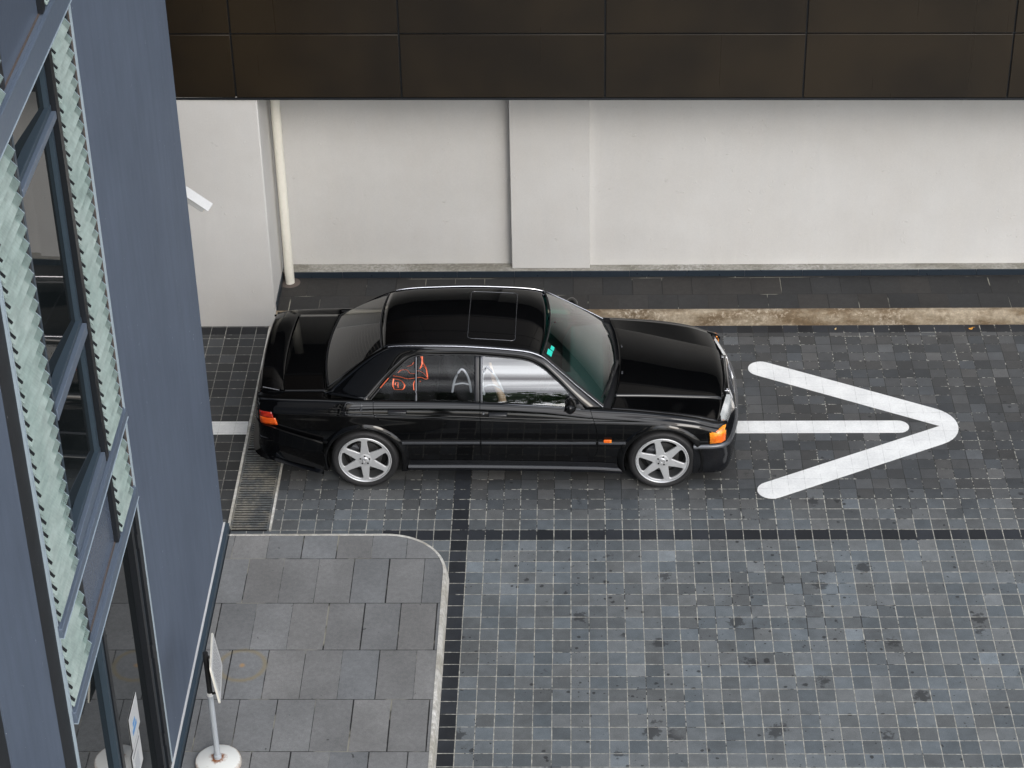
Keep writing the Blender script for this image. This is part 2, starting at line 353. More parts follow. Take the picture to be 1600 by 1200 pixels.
# ------------------------------------------------------------------ mesh helpers
class MB:
    def __init__(s): s.v, s.f, s.s = [], [], []
    def add(s, v, f, smooth=False):
        b = len(s.v); s.v += [tuple(p) for p in v]; s.f += [tuple(i+b for i in q) for q in f]; s.s += [smooth]*len(f)
        return s
    def box(s, a, b):
        x0, y0, z0 = a; x1, y1, z1 = b
        v = [(x, y, z) for z in (z0, z1) for y in (y0, y1) for x in (x0, x1)]
        return s.add(v, [(0, 2, 3, 1), (4, 5, 7, 6), (0, 1, 5, 4), (2, 6, 7, 3), (0, 4, 6, 2), (1, 3, 7, 5)])
    def hexa(s, bot, top):
        return s.add(list(bot)+list(top), [(3, 2, 1, 0), (4, 5, 6, 7), (0, 1, 5, 4), (1, 2, 6, 5), (2, 3, 7, 6), (3, 0, 4, 7)])
    def grid(s, rows, smooth=True, close=False, flip=False):
        n = len(rows[0]); v = [p for r in rows for p in r]; f = []
        for i in range(len(rows)-1):
            for j in range(n-1+(1 if close else 0)):
                q = (i*n+j, i*n+(j+1) % n, (i+1)*n+(j+1) % n, (i+1)*n+j); f.append(q[::-1] if flip else q)
        return s.add(v, f, smooth)
    def tube(s, pts, r, n=8, caps=True, smooth=True):
        pts = [Vector(p) for p in pts]; rows = []
        for i, p in enumerate(pts):
            t = (pts[min(i+1, len(pts)-1)]-pts[max(i-1, 0)]).normalized()
            a = Vector((0, 0, 1)) if abs(t.z) < .9 else Vector((1, 0, 0))
            u = t.cross(a).normalized(); w_ = t.cross(u).normalized(); rr = r[i] if isinstance(r, (list, tuple)) else r
            rows.append([p+(u*math.cos(2*PI*k/n)+w_*math.sin(2*PI*k/n))*rr for k in range(n)])
        s.grid(rows, smooth, True)
        if caps:
            s.add(rows[0], [tuple(range(n))]); s.add(rows[-1], [tuple(range(n-1, -1, -1))])
        return s
    def lathe(s, prof, n=48, axis='z', c=(0, 0, 0), smooth=True):
        rows = []
        for r_, h in prof:
            row = []
            for k in range(n):
                a = 2*PI*k/n; p = (r_*math.cos(a), r_*math.sin(a), h) if axis == 'z' else (r_*math.cos(a), h, r_*math.sin(a))
                row.append((p[0]+c[0], p[1]+c[1], p[2]+c[2]))
            rows.append(row)
        return s.grid(rows, smooth, True)
    def prism(s, poly, z0, z1):
        n = len(poly); v = [(*p, z0) for p in poly]+[(*p, z1) for p in poly]
        return s.add(v, [tuple(range(n-1, -1, -1)), tuple(range(n, 2*n))]+[(i, (i+1) % n, n+(i+1) % n, n+i) for i in range(n)])
    def build(s, name, mat, parent=None, bevel=0, solid=0, loc=None, sharp=35):
        me = bpy.data.meshes.new(name); me.from_pydata(s.v, [], s.f); me.validate(); me.update()
        me.polygons.foreach_set('use_smooth', s.s if len(s.s) == len(me.polygons) else [False]*len(me.polygons))
        if mat: me.materials.append(mat)
        bm = bmesh.new(); bm.from_mesh(me); bmesh.ops.remove_doubles(bm, verts=bm.verts, dist=1e-5); bmesh.ops.recalc_face_normals(bm, faces=bm.faces); bm.to_mesh(me); bm.free()
        try: me.set_sharp_from_angle(angle=R(sharp))
        except Exception: pass
        o = bpy.data.objects.new(name, me); COL.objects.link(o)
        if parent: o.parent = parent
        if loc: o.location = loc
        if solid:
            md = o.modifiers.new('s', 'SOLIDIFY'); md.thickness = solid; md.offset = 0
        if bevel:
            md = o.modifiers.new('b', 'BEVEL'); md.width = bevel; md.segments = 2; md.limit_method = 'ANGLE'; md.harden_normals = False
        return o
def tag(o, label, cat=None, group=None, kind=None):
    if label: o['label'] = label
    if cat: o['category'] = cat
    if group: o['group'] = group
    if kind: o['kind'] = kind
    return o
def empty(name, loc, rz=0, label=None, cat=None, group=None):
    o = bpy.data.objects.new(name, None); COL.objects.link(o); o.location = loc; o.rotation_euler = (0, 0, rz); o.empty_display_size = .2
    return tag(o, label, cat, group)
def lerp(a, b, t): return a+(b-a)*t
def interp(xs, ys, x):
    """monotone-ish cubic through keys"""
    if x <= xs[0]: return ys[0]
    if x >= xs[-1]: return ys[-1]
    i = max(k for k in range(len(xs)) if xs[k] <= x); i = min(i, len(xs)-2)
    def sl(k):
        if k <= 0: return (ys[1]-ys[0])/(xs[1]-xs[0])
        if k >= len(xs)-1: return (ys[-1]-ys[-2])/(xs[-1]-xs[-2])
        a = (ys[k]-ys[k-1])/(xs[k]-xs[k-1]); b = (ys[k+1]-ys[k])/(xs[k+1]-xs[k])
        return 0 if a*b <= 0 else 2*a*b/(a+b)
    h = xs[i+1]-xs[i]; t = (x-xs[i])/h; m0, m1 = sl(i)*h, sl(i+1)*h
    return (2*t**3-3*t**2+1)*ys[i]+(t**3-2*t**2+t)*m0+(-2*t**3+3*t**2)*ys[i+1]+(t**3-t**2)*m1
def resample(pts, n, smooth=True):
    P_ = [Vector(p) for p in pts]; d = [0]
    for i in range(1, len(P_)): d.append(d[-1]+(P_[i]-P_[i-1]).length)
    out = []
    for k in range(n):
        t = d[-1]*k/(n-1)
        out.append(Vector([interp(d, [p[a] for p in P_], t) for a in range(3)]))
    return out
def curve_mesh(loops, extrude, bevel, axis='xz'):
    """filled 2D outline (with holes) turned to a mesh"""
    cu = bpy.data.curves.new('c', 'CURVE'); cu.dimensions = '2D'; cu.fill_mode = 'BOTH'; cu.extrude = extrude; cu.bevel_depth = bevel; cu.bevel_resolution = 1
    for lp in loops:
        sp_ = cu.splines.new('POLY'); sp_.points.add(len(lp)-1); sp_.use_cyclic_u = True
        for i, (a, b) in enumerate(lp): sp_.points[i].co = (a, b, 0, 1)
    o = bpy.data.objects.new('c', cu); COL.objects.link(o); dg = bpy.context.evaluated_depsgraph_get(); dg.update()
    me = bpy.data.meshes.new_from_object(o.evaluated_get(dg)); bpy.data.objects.remove(o); bpy.data.curves.remove(cu)
    return me

# ------------------------------------------------------------------ ground, kerbs, pavements
g = MB(); g.add([(-150, -150, 0), (150, -150, 0), (150, 150, 0), (-150, 150, 0)], [(0, 1, 2, 3)])
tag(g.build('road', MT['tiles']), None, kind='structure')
# near pavement with rounded corner
def pave_outline(off):
    r = .545-off; cx, cyy = -.70, -.60; pts = [(-2.6, -.055-off)]
    for k in range(17):
        a = PI/2-PI/2*k/16; pts.append((cx+r*math.cos(a), cyy+r*math.sin(a)))
    pts.append((-.155-off-.0, -8)); return pts
inn = pave_outline(.028); outp = pave_outline(0)
p = MB(); p.prism(inn+[(-2.6, -8)], -.02, .118); tag(p.build('pavement', MT['slabs']), None, kind='structure')
k = MB(); rows = []
for (a, b), (c, d) in zip(outp, inn):
    n_ = Vector((a-c, b-d, 0)).normalized() if (a, b) != (c, d) else Vector((0, 1, 0))
    o3 = Vector((a, b, 0)); i3 = Vector((c, d, 0))
    rows.append([o3+n_*.022+Vector((0, 0, -.01)), o3+n_*.012+Vector((0, 0, .05)), o3+Vector((0, 0, .105)), o3-n_*.008+Vector((0, 0, .121)), i3+Vector((0, 0, .122)), i3-n_*.002+Vector((0, 0, .11))])
k.grid(rows); tag(k.build('kerb', MT['kerb_front']), None, kind='structure')
# rear pavement
p = MB(); p.box((-2.05, 3.575, -.02), (40, 4.215, .148)); tag(p.build('pavement', MT['slabs_back']), None, kind='structure')
k = MB(); rows = []
for i in range(241):
    x = -2.05+i*.15; wv = .003*math.sin(i*1.7)+.003*math.sin(i*.61)
    rows.append([(x, 3.505, -.01), (x, 3.508+wv, .03), (x, 3.512, .09+wv), (x, 3.522, .135), (x, 3.54, .152), (x, 3.576, .154), (x, 3.577, .14)])
k.grid(rows); tag(k.build('kerb', MT['kerb_back']), None, kind='structure')

# painted arrow and lane line
def stroke(path, wdt, z0=.004, z1=.0065):
    out = MB(); P_ = [Vector((*p_, 0)) for p_ in path]; L, Rr = [], []
    n = len(P_)
    def nrm(a, b): d = (b-a).normalized(); return Vector((-d.y, d.x, 0))
    h = wdt/2
    d0 = (P_[1]-P_[0]).normalized(); n0 = nrm(P_[0], P_[1])
    poly = []
    for kk in range(9):
        a = PI/2+PI*kk/8; poly.append(P_[0]+n0*math.sin(a)*h*1.0+d0*math.cos(a)*h)
    return poly, d0, n0
def capsule(a, b, wdt, cap=(1, 1)):
    a, b = Vector((*a, 0)), Vector((*b, 0)); d = (b-a).normalized(); n = Vector((-d.y, d.x, 0)); h = wdt/2; pts = []
    if cap[1]: pts += [b+n*math.cos(t)*h+d*math.sin(t)*h for t in [PI*k_/12 for k_ in range(13)]]
    else: pts += [b+n*h, b-n*h]
    if cap[0]: pts += [a-n*math.cos(t)*h-d*math.sin(t)*h for t in [PI*k_/12 for k_ in range(13)]]
    else: pts += [a-n*h, a+n*h]
    return [(q.x, q.y) for q in pts]
am = MB()
am.prism(capsule((-1.68, 1.722), (3.94, 1.722), .196, (0, 1)), .001, .005)
tip, far, near = (4.59, 1.73), (2.735, 2.715), (2.69, .725)
wd = .250
def arm_head():
    T = Vector((*tip, 0)); F = Vector((*far, 0)); N = Vector((*near, 0)); h = wd/2
    d1 = (T-F).normalized(); n1 = Vector((-d1.y, d1.x, 0)); d2_ = (T-N).normalized(); n2 = Vector((-d2_.y, d2_.x, 0)); pts = []
    a1 = math.atan2(n1.y, n1.x); a2 = math.atan2(-n2.y, -n2.x)
    for i in range(13): a = lerp(a1, a2, i/12); pts.append(Vector((4.172, 1.73, 0))+Vector((math.cos(a), math.sin(a), 0))*.322)
    for i in range(13): t = PI*i/12; pts.append(N-n2*math.cos(t)*h-d2_*math.sin(t)*h)
    # inner corner: intersection of inner edges
    A = F-n1*h; B = N+n2*h; den = d1.x*d2_.y-d1.y*d2_.x; t = ((B.x-A.x)*d2_.y-(B.y-A.y)*d2_.x)/den; pts.append(A+d1*t)
    for i in range(13): t = PI*i/12; pts.append(F-n1*math.cos(t)*h-d1*math.sin(t)*h)
    return [(q.x, q.y) for q in pts]
am.prism(arm_head(), .001, .005)
tag(am.build('road_marking', MT['paint']), None, kind='structure')
am = MB(); am.prism([(-6, 1.62), (-2.13, 1.625), (-2.135, 1.835), (-6, 1.83)], .001, .005)
tag(am.build('road_marking', MT['paint']), None, kind='structure')

# drain with grates
dr = empty('drain_channel', (-1.93, 1.8, 0), 0, 'iron slotted drain grate strip crossing the paving under the car tail', 'drain')
b = MB(); b.box((-.16, -1.665, .001), (.16, 1.70, .003)); b.build('channel_bed', MT['pit'], dr)
b = MB(); b.box((-.195, -1.665, .001), (-.172, 1.70, .022)); b.box((.178, -1.665, .001), (.197, 1.70, .022)); b.build('channel_edge', MT['kerb_front'], dr)
ys = [-1.662, -1.27, -.42, .43, 1.28, 1.69]
for i in range(5):
    b = MB(); y = ys[i]+.012
    b.box((-.168, ys[i]+.004, .006), (-.155, ys[i+1]-.004, .014)); b.box((.155, ys[i]+.004, .006), (.174, ys[i+1]-.004, .014))
    while y < ys[i+1]-.014:
        b.box((-.155, y, .007), (.155, y+.018, .012)); y += .036
    b.build('grate', MT['grate'], dr)

# ------------------------------------------------------------------ rear wall, pillars, skirting, pipe
wl = empty('rear_wall', (1, 4.4, 0), 0, 'long white plastered wall with shallow pillar behind the car', 'wall')
def wbox(name, a, b_, mat, par, bev=0):
    o_ = par.location; m_ = MB(); m_.box([a[i]-o_[i] for i in range(3)], [b_[i]-o_[i] for i in range(3)]); return m_.build(name, mat, par, bevel=bev)
wbox('wall_panel', (-2.04, 4.378, .10), (.30, 4.7, 2.9), MT['plaster'], wl)
wbox('wall_panel', (1.09, 4.335, .10), (40, 4.7, 2.9), MT['plaster'], wl)
wbox('pillar', (.297, 4.268, .222), (1.093, 4.69, 2.9), MT['plaster'], wl, .006)
wbox('pilaster', (-2.045, 4.33, .222), (-1.985, 4.39, 2.9), MT['plaster'], wl, .004)
wbox('ledge', (-2.045, 4.222, .20), (40, 4.377, .2215), MT['ledge'], wl, .003)
xx = -2.02; i = 0
sk = MB(); sk.box((-2.046-1, 4.226-4.4, .1), (39, 4.30-4.4, .199)); sk.build('plinth', MT['browngap'], wl)
while xx < 12:
    wbox('skirting_tile', (xx, 4.214, .149), (xx+.583, 4.2245, .2185), MT['skirt'], wl, .0015); xx += .586; i += 1
lb = empty('corner_wall', (-2.6, 3.9, 0), 0, 'white plastered corner block standing forward beside the drainpipe', 'wall')
wbox('wall_block', (-9, 3.53, -.01), (-2.052, 4.75, 2.548), MT['plaster'], lb, .012)
wbox('skirting_tile', (-2.0515, 3.60, .149), (-2.040, 4.205, .235), MT['skirt'], lb)
pp = MB(); pp.tube([(0, 0, 0), (0, 0, 2.6)], .048, 24)
o = pp.build('drainpipe', MT['pipe'], loc=(-1.97, 4.13, .15)); fl = MB(); fl.lathe([(.105, -.0015), (.10, .002), (.0, .003)], 28); fl.build('mortar_collar', MT['browngap'], o); tag(o, 'cream round drainpipe running down the corner of the white wall', 'pipe')

# ------------------------------------------------------------------ dark clad building over the wall
fb = empty('clad_building', (1.2, 3.47, 2.52), R(-.9), 'overhanging building front clad in glossy dark bronze panels', 'building')
jx = [-11.5, -9.6, -7.74, -5.88, -4.02+.6, -1.85, -.03+.0, 1.83, 3.70, 5.56, 7.42, 9.3, 11.2]
jx = [-9.1, -7.25, -5.3, -3.44, -1.878, .026, 1.867, 3.753, 5.62, 7.5, 9.38, 11.2]
zr = [.004, .678, 1.35]
for a in range(len(jx)-1):
    for c in range(2):
        b = MB(); b.box((jx[a]+.008, -.012, zr[c]+(.026 if c == 0 else .008)), (jx[a+1]-.008, .012, zr[c+1]-.008)); b.build('cladding_panel', MT['fascia'], fb, bevel=.003)
b = MB(); b.box((-16, .014, .012), (24, 2.5, 12.2)); b.build('backing', MT['blacktrim'], fb)
b = MB(); b.box((-16, -.006, .0), (24, .0135, .022)); b.build('drip_edge', MT['blacktrim'], fb)
b = MB()
for c in range(16):
    for a in range(len(jx)-1): b.box((jx[a]+.008, -.012, 1.358+c*.674), (jx[a+1]-.008, .012, 1.358+c*.674+.658))
b.build('upper_cladding', MT['fascia'], fb)

# ------------------------------------------------------------------ blue building
XB = -2.12
bb = empty('blue_building', (XB, -3, 0), 0, 'slate blue rendered building with louvred glass windows at left edge', 'building')
def fbx(name, y0, y1, z0, z1, x0, x1, mat, par=bb, bev=0, dx=0):
    m_ = MB(); m_.box((x0, y0+3, z0), (x1, y1+3, z1)); return m_.build(name, mat, par, bevel=bev)
ZT = 13
fbx('wall', -2.995, 0, .02, ZT, -9, 0, MT['blue'], bev=.012)
fbx('core', -12, -2.996, .02, ZT, -9, -.12, MT['blacktrim'])
fbx('base_strip', -8, .004, .10, .19, .0005, .05, MT['slate'])
fbx('base_joint', -8, .005, .10, .1215, .0505, .058, MT['blacktrim'])
fbx('base_capping', -8, .006, .191, .200, .0005, .016, MT['white'])
fbx('wall', -6.60, -5.66, .02, ZT, -.11, -.012, MT['blue'])
fbx('stained_column', -5.655, -5.385, .02, ZT, -.11, -.02, MT['blackcol'])
fbx('stained_column', -6.86, -6.61, .02, ZT, -.11, -.02, MT['blackcol'])
fbx('edge_trim', -3.012, -2.998, .2, ZT, -.1, .003, MT['louvre_edge'])
fbx('edge_trim', -3.034, -3.014, .2, ZT, -.1, -.01, MT['browngap'])
fbx('edge_trim', -5.384, -5.370, .02, ZT, -.1, -.004, MT['louvre_edge'])
fbx('edge_trim', -6.88, -6.862, .02, ZT, -.1, .006, MT['bluepale'])
def transom(z0, z1, y0=-5.36, y1=-3.016, ledge=True, par=bb):
    fbx('transom', y0, y1, z0, z1, -.1, .018, MT['bluepale'], par, .003)
    fbx('transom_lip', y0, y1, z0-.006, z0-.0005, -.1, .022, MT['louvre_edge'], par)
    if ledge:
        fbx('transom_sill', y0, y1, z1+.0005, z1+.010, -.1, -.002, MT['bluepale'], par); fbx('transom_joint', y0, y1, z1+.0105, z1+.020, -.1, -.022, MT['browngap'], par)
def lerp(a, b, t): return a+(b-a)*t
def louvre(y0, y1, z0, z1, pitch_=.0975):
    lw = empty('louvre_window', (0, 0, 0)); lw.parent = bb
    fb_ = MB(); fb_.box((-.105, y0+3, z0), (-.085, y1+3, z1)); fb_.build('back_panel', MT['blacktrim'], lw)
    for ya_, yb_ in ((y0+3, y0+3.028), (y1+3-.035, y1+3)): fr_ = MB(); fr_.box((-.09, ya_, z0), (-.012, yb_, z1)); fr_.build('frame', MT['blacktrim'], lw)
    fr_ = MB(); fr_.box((-.08, y0+3-.004, z0), (-.002, y0+3+.004, z1)); fr_.build('bright_edge', MT['louvre_edge'], lw)
    bl = MB(); ed = MB(); cl = MB(); z = z0+.01; h = .118
    ya, yb = y0+3+.03, y1+3-.038
    while z+h*.9 < z1+.02:
        # blade leans outward at the bottom
        xo, xi, t = .008, -.086, .006; zb_, zt_ = z, z+h
        j = random.uniform(-.003, .003); xo += j
        bl.hexa([(xo, ya, zb_), (xo, yb, zb_), (xo-t, yb, zb_-.002), (xo-t, ya, zb_-.002)], [(xi+t, ya, zt_), (xi+t, yb, zt_), (xi, yb, zt_-.002), (xi, ya, zt_-.002)])
        ed.hexa([(xo+.001, yb, zb_), (xo+.001, yb+.004, zb_), (xo-t, yb+.004, zb_-.002), (xo-t, yb, zb_-.002)], [(xi+t+.001, yb, zt_), (xi+t+.001, yb+.004, zt_), (xi, yb+.004, zt_-.002), (xi, yb, zt_-.002)])
        def bp_(f, y_, o_): return (lerp(xo, xi, f)+o_*.75, y_, lerp(zb_, zt_, f)+o_*.66)
        cl.hexa([bp_(.10, ya+.030, .001), bp_(.10, ya+.050, .001), bp_(.48, ya+.050, .001), bp_(.48, ya+.030, .001)], [bp_(.10, ya+.030, .009), bp_(.10, ya+.050, .009), bp_(.48, ya+.050, .009), bp_(.48, ya+.030, .009)])
        z += pitch_
    nb, ne = len(bl.f), len(ed.f); bl.add(ed.v, ed.f); bl.add(cl.v, cl.f)
    bo = bl.build('blades', MT['louvre'], lw); bo.data.materials.append(MT['louvre_edge']); bo.data.materials.append(MT['blacktrim'])
    for i, pl_ in enumerate(bo.data.polygons): pl_.material_index = 0 if i < nb else 1 if i < nb+ne else 2
def bay(zb_, top=False):
    # lower band 2.79-3.37, window 3.47-6.43
    louvre(-3.60, -3.05, zb_+.0, zb_+.57); louvre(-5.36, -4.70, zb_+.0, zb_+.57)
    w_ = empty('window', (0, 0, 0)); w_.parent = bb
    fbx('spandrel', -4.62, -3.68, zb_+.0, zb_+.57, -.09, -.03, MT['spandrel'], w_)
    fbx('mullion', -3.675, -3.605, zb_, zb_+.57, -.09, .0, MT['blacktrim'], w_); fbx('mullion', -4.695, -4.625, zb_, zb_+.57, -.09, -.02, MT['blacktrim'], w_)
    
    transom(zb_+.575, zb_+.640)
    z0 = zb_+.668; z1 = zb_+3.62
    louvre(-3.60, -3.05, z0, z1); louvre(-5.36, -4.70, z0, z1)
    w_ = empty('window', (0, 0, 0)); w_.parent = bb
    fbx('mullion', -3.675, -3.605, z0, z1, -.09, .0, MT['blacktrim'], w_); fbx('mullion', -4.70, -4.66, z0, z1, -.09, -.01, MT['slate'], w_)
    fbx('frame', -3.73, -3.685, z0, z1, -.09, -.035, MT['slate'], w_)
    for a, c in ((z0, z0+.11), (zb_+1.66, zb_+1.77), (zb_+3.17, zb_+3.25)):
        fbx('rail', -4.655, -3.68, a, c-.03, -.09, -.004, MT['bluepale'], w_, .004); fbx('rail', -4.655, -3.68, c-.029, c+.012, -.09, -.03, MT['slate'], w_, .003)
    pn = MB(); pn.hexa([(-.108, -1.655, z0+.12), (-.060, -.735, z0+.12), (-.068, -.735, z0+.12), (-.116, -1.655, z0+.12)], [(-.108, -1.655, z1), (-.060, -.735, z1), (-.068, -.735, z1), (-.116, -1.655, z1)]); pn.build('pane', MT['pane'], w_)
    transom(z1+.02, z1+.20)
bay(2.80)
bay(6.64)
transom(2.70, 2.785)
# next bay further along the front, only its corner shows
louvre(-7.6, -6.9, 2.8, 6.4)
# ground floor doors
dd = empty('glass_door', (0, 0, 0)); dd.parent = bb
fbx('frame', -3.13, -3.036, .2, 2.69, -.09, .0, MT['blacktrim'], dd); fbx('frame', -3.20, -3.135, .2, 2.69, -.09, -.02, MT['slate'], dd)
fbx('frame', -3.27, -3.205, .2, 2.69, -.09, -.005, MT['blacktrim'], dd)
fbx('pane', -4.34, -3.275, .2, 2.69, -.09, -.05, MT['pane'], dd)
for z in (2.35, 1.35, .5): fbx('hinge', -3.165, -3.14, z, z+.12, -.02, .004, MT['blacktrim'], dd)
fbx('mullion', -4.41, -4.345, .2, 2.69, -.09, -.0, MT['blacktrim'], dd); fbx('mullion', -4.46, -4.415, .2, 2.69, -.09, -.01, MT['slate'], dd)
fbx('pane', -5.36, -4.465, .2, 2.69, -.09, -.05, MT['pane'], dd)
# paper notices on the door glass
def notice(name, y0, z0, z1, label, marks, slope=0):
    n_ = empty(name, (XB-.046, y0, z0), 0, label, 'notice'); h = z1-z0
    b = MB(); b.hexa([(0, 0, 0), (.002, 0, 0), (.002, .30, -slope), (0, .30, -slope)], [(0, 0, h), (.002, 0, h), (.002, .30, h-slope), (0, .30, h-slope)]); b.build('sheet', MT['white'], n_)
    for (ya, yb, za, zb_, mt) in marks:
        b = MB(); b.box((.0025, ya, za), (.0035, yb, zb_)); b.build('printed_mark', mt, n_)
notice('paper_notice', -3.93, 1.16, 1.44, 'white paper notice with small blue mark stuck on the door glass', [(.06, .20, .08, .12, MT['blueink']), (.09, .17, .135, .17, MT['blueink'])])
notice('paper_notice', -3.99, .86, 1.15, 'white printed notice below the one with the blue mark on door glass', [(.03, .27, .245, .255, MT['ink'])]+[(.06, .20, .05+i*.022, .057+i*.022, MT['grey_pole']) for i in range(7)], 0)

# ------------------------------------------------------------------ stand sign
ss = empty('sign_stand', (-1.785, -2.945, .118), 0, 'white notice plate on a pole with round rusty white base, beside blue wall', 'sign')
b = MB(); b.lathe([(.0, .0), (.175, .0), (.177, .02), (.172, .04), (.15, .052), (.03, .064), (.0, .064)], 48); b.build('base', MT['base'], ss)
b = MB(); b.tube([(0, 0, .05), (0, 0, .70)], .022, 20); b.lathe([(.03, .05), (.03, .09), (.022, .095)], 20); b.build('pole', MT['grey_pole'], ss)
b = MB(); b.lathe([(.026, .69), (.026, .715), (.022, .72)], 20); b.build('collar', MT['white'], ss)
b = MB(); b.tube([(0, 0, .715), (.0, .0, 1.10)], .020, 20); b.tube([(0, 0, .70), (.05, -.02, .73), (.075, -.03, .80)], .010, 8); b.tube([(0, 0, 1.06), (.03, .01, 1.05)], .012, 8); b.build('sleeve', MT['black_rubber'], ss)
# plate: corners in world, from the photograph's proportions, 4 mm thick with rounded corners
A_, B_, C_, D_ = Vector((-1.758, -2.77, 1.285)), Vector((-1.668, -3.07, 1.165)), Vector((-1.668, -3.0, .80)), Vector((-1.772, -2.80, .98))
def rquad(c4, r, n=5):
    out = []
    for i in range(4):
        p0, p1, p2 = c4[i-1], c4[i], c4[(i+1) % 4]; a = p1+(p0-p1).normalized()*r; c = p1+(p2-p1).normalized()*r
        for k_ in range(n+1):
            t = k_/n; out.append(a*(1-t)**2+p1*2*t*(1-t)+c*t*t)
    return out
A_, B_, C_, D_ = Vector((.018, .27, 1.08)), Vector((.064, .262, .76)), Vector((.108, -.185, .76)), Vector((.062, -.16, 1.08))
nrm = (B_-A_).cross(D_-A_).normalized(); nrm = nrm if nrm.x > 0 else -nrm
def plate(off, th, ins, r, mat, name):
    c = (A_+B_+C_+D_)/4; q = [p_+(c-p_).normalized()*ins*1.4+nrm*off for p_ in (A_, B_, C_, D_)]; l = rquad(q, r)
    m_ = MB(); n = len(l); m_.add([*l, *[p_-nrm*th for p_ in l]], [tuple(range(n)), tuple(range(2*n-1, n-1, -1))]+[(i, (i+1) % n, n+(i+1) % n, n+i) for i in range(n)])
    return m_.build(name, mat, ss)
plate(0, .012, 0, .03, MT['pipe'], 'plate'); plate(.002, .002, .012, .024, MT['white'], 'plate_face')
plate(-.0125, .002, .01, .024, MT['black_rubber'], 'plate_back')
m_ = MB(); eh = (D_-A_).normalized(); ev = (B_-A_).normalized()
random.seed(3)
for row_ in range(9):
    t_ = .05
    while t_ < .37:
        l_ = random.uniform(.012, .04); a0 = A_+eh*t_+ev*(.045+row_*.027)+nrm*.0026
        m_.add([a0, a0+eh*l_, a0+eh*l_+ev*.007, a0+ev*.007], [(0, 1, 2, 3)]); t_ += l_+.008
m_.build('printed_lines', MT['ink'], ss)

# ------------------------------------------------------------------ security camera
sc_ = empty('security_camera', (-2.13, .42, 3.16), R(0), 'white box security camera mounted behind the blue building corner', 'security camera')
ax_ = Vector((.62, -.12, -.42)).normalized(); up_ = Vector((.45, -.25, .86)); up_ = (up_-ax_*up_.dot(ax_)).normalized(); sd_ = ax_.cross(up_)
def obox(m_, c, lx_, ly_, lz_):
    v = [c+ax_*lx_*a+sd_*ly_*b_+up_*lz_*d for d in (-1, 1) for b_ in (-1, 1) for a in (-1, 1)]
    m_.add(v, [(0, 2, 3, 1), (4, 5, 7, 6), (0, 1, 5, 4), (2, 6, 7, 3), (0, 4, 6, 2), (1, 3, 7, 5)])
O_ = Vector((-.03, 0, .0))
b = MB(); obox(b, O_-ax_*.03, .15, .040, .028); b.build('housing', MT['white'], sc_, bevel=.008)
b = MB(); obox(b, O_-ax_*.01+up_*.036, .165, .052, .004); b.build('sun_shield', MT['white'], sc_, bevel=.003)
b = MB(); obox(b, O_+ax_*.122, .003, .034, .022); b.build('front_window', MT['pipe'], sc_, bevel=.002)
b = MB(); b.tube([tuple(O_+ax_*.118), tuple(O_+ax_*.128)], .014, 16); b.build('lens', MT['black_rubber'], sc_)
b = MB(); b.tube([(-.10, 0, .02), (-.16, -.1, .0), (-.2, -.415, -.02)], .014, 10); b.build('bracket', MT['white'], sc_)

# small litter
def leafo(x, y, z, rz, label, mat, s_=.03):
    b = MB(); v = [(s_*math.cos(a)*(1+.35*math.sin(2*a)), s_*.55*math.sin(a), .006*math.cos(2*a)+.007) for a in [2*PI*i/14 for i in range(14)]]
    b.add([(0, 0, .004)]+v, [(0, i+1, (i+1) % 14+1) for i in range(14)]); b.tube([(s_, 0, .008), (s_*1.7, .004, .004)], .001, 5)
    o = b.build('fallen_leaf', mat, loc=(x, y, z)); o.rotation_euler = (0, 0, rz); tag(o, label, 'leaf'); return o
MT['leafo'] = simple('dry_orange_leaf', (.55, .26, .04), .7); MT['leafp'] = simple('pale_leaf', (.6, .45, .22), .7)
leafo(4.86, 3.43, 0, .4, 'small orange leaf on dark tiles at foot of the stained kerb', MT['leafo'], .028)
leafo(3.52, 3.43, 0, .9, 'tiny pale dry leaf near the kerb above the arrow', MT['leafp'], .016)

# ------------------------------------------------------------------ the car (local: +x nose, +y far side, origin between axles on the ground)
car = empty('saloon_car', (0.393, 1.62, 0), R(-.5), 'black boxy four-door saloon with silver six-spoke wheels and rear wing', 'car')
WX, WR = 1.326, .305
def bld(m_, name, mat, par=car, **k): return m_.build(name, mat, par, **k)
KX = [-2.27, -2.24, -2.18, -2.05, -1.75, -1.3, -.9, -.3, .3, .75, 1.0, 1.33, 1.6, 1.8, 1.87, 1.90]
T_W = [.745, .785, .812, .832, .848, .862, .858, .853, .853, .853, .855, .862, .856, .840, .815, .785]
T_ZB = [.43, .43, .42, .40, .26, .2, .19, .187, .18, .17, .155, .16, .165, .19, .20, .21]
T_ZC = [.80, .80, .80, .80, .795, .787, .768, .737, .715, .704, .699, .690, .66, .60, .585, .58]
T_ZS = [.870, .875, .880, .885, .888, .884, .878, .860, .832, .793, .778, .748, .705, .645, .632, .622]
def prof(x):
    w_ = interp(KX, T_W, x); zb = interp(KX, T_ZB, x); zc = interp(KX, T_ZC, x); zs = interp(KX, T_ZS, x)
    y5, z5 = w_-.098, zs+.012
    ctl = [(w_-.075, zb), (w_-.035, zb+.06), (w_-.022, .38), (w_-.016, .478), (w_-.001, .484), (w_+.002, .496), (w_-.001, .508), (w_-.014, .513), (w_-.010, .60), (w_-.010, zc-.02), (w_-.009, zc-.004), (w_-.016, zc+.004), (w_-.030, lerp(zc, zs, .5)), (w_-.048, zs-.02), (w_-.062, zs-.002), (w_-.078, zs+.008), (y5, z5)]
    if x < -1.62:
        t = min(1, (-1.62-x)/.06); ctl.append((lerp(y5-.03, .655, t), lerp(z5-.015, .902, t)))
    else: ctl.append((y5-.03, z5-.012))
    return ctl
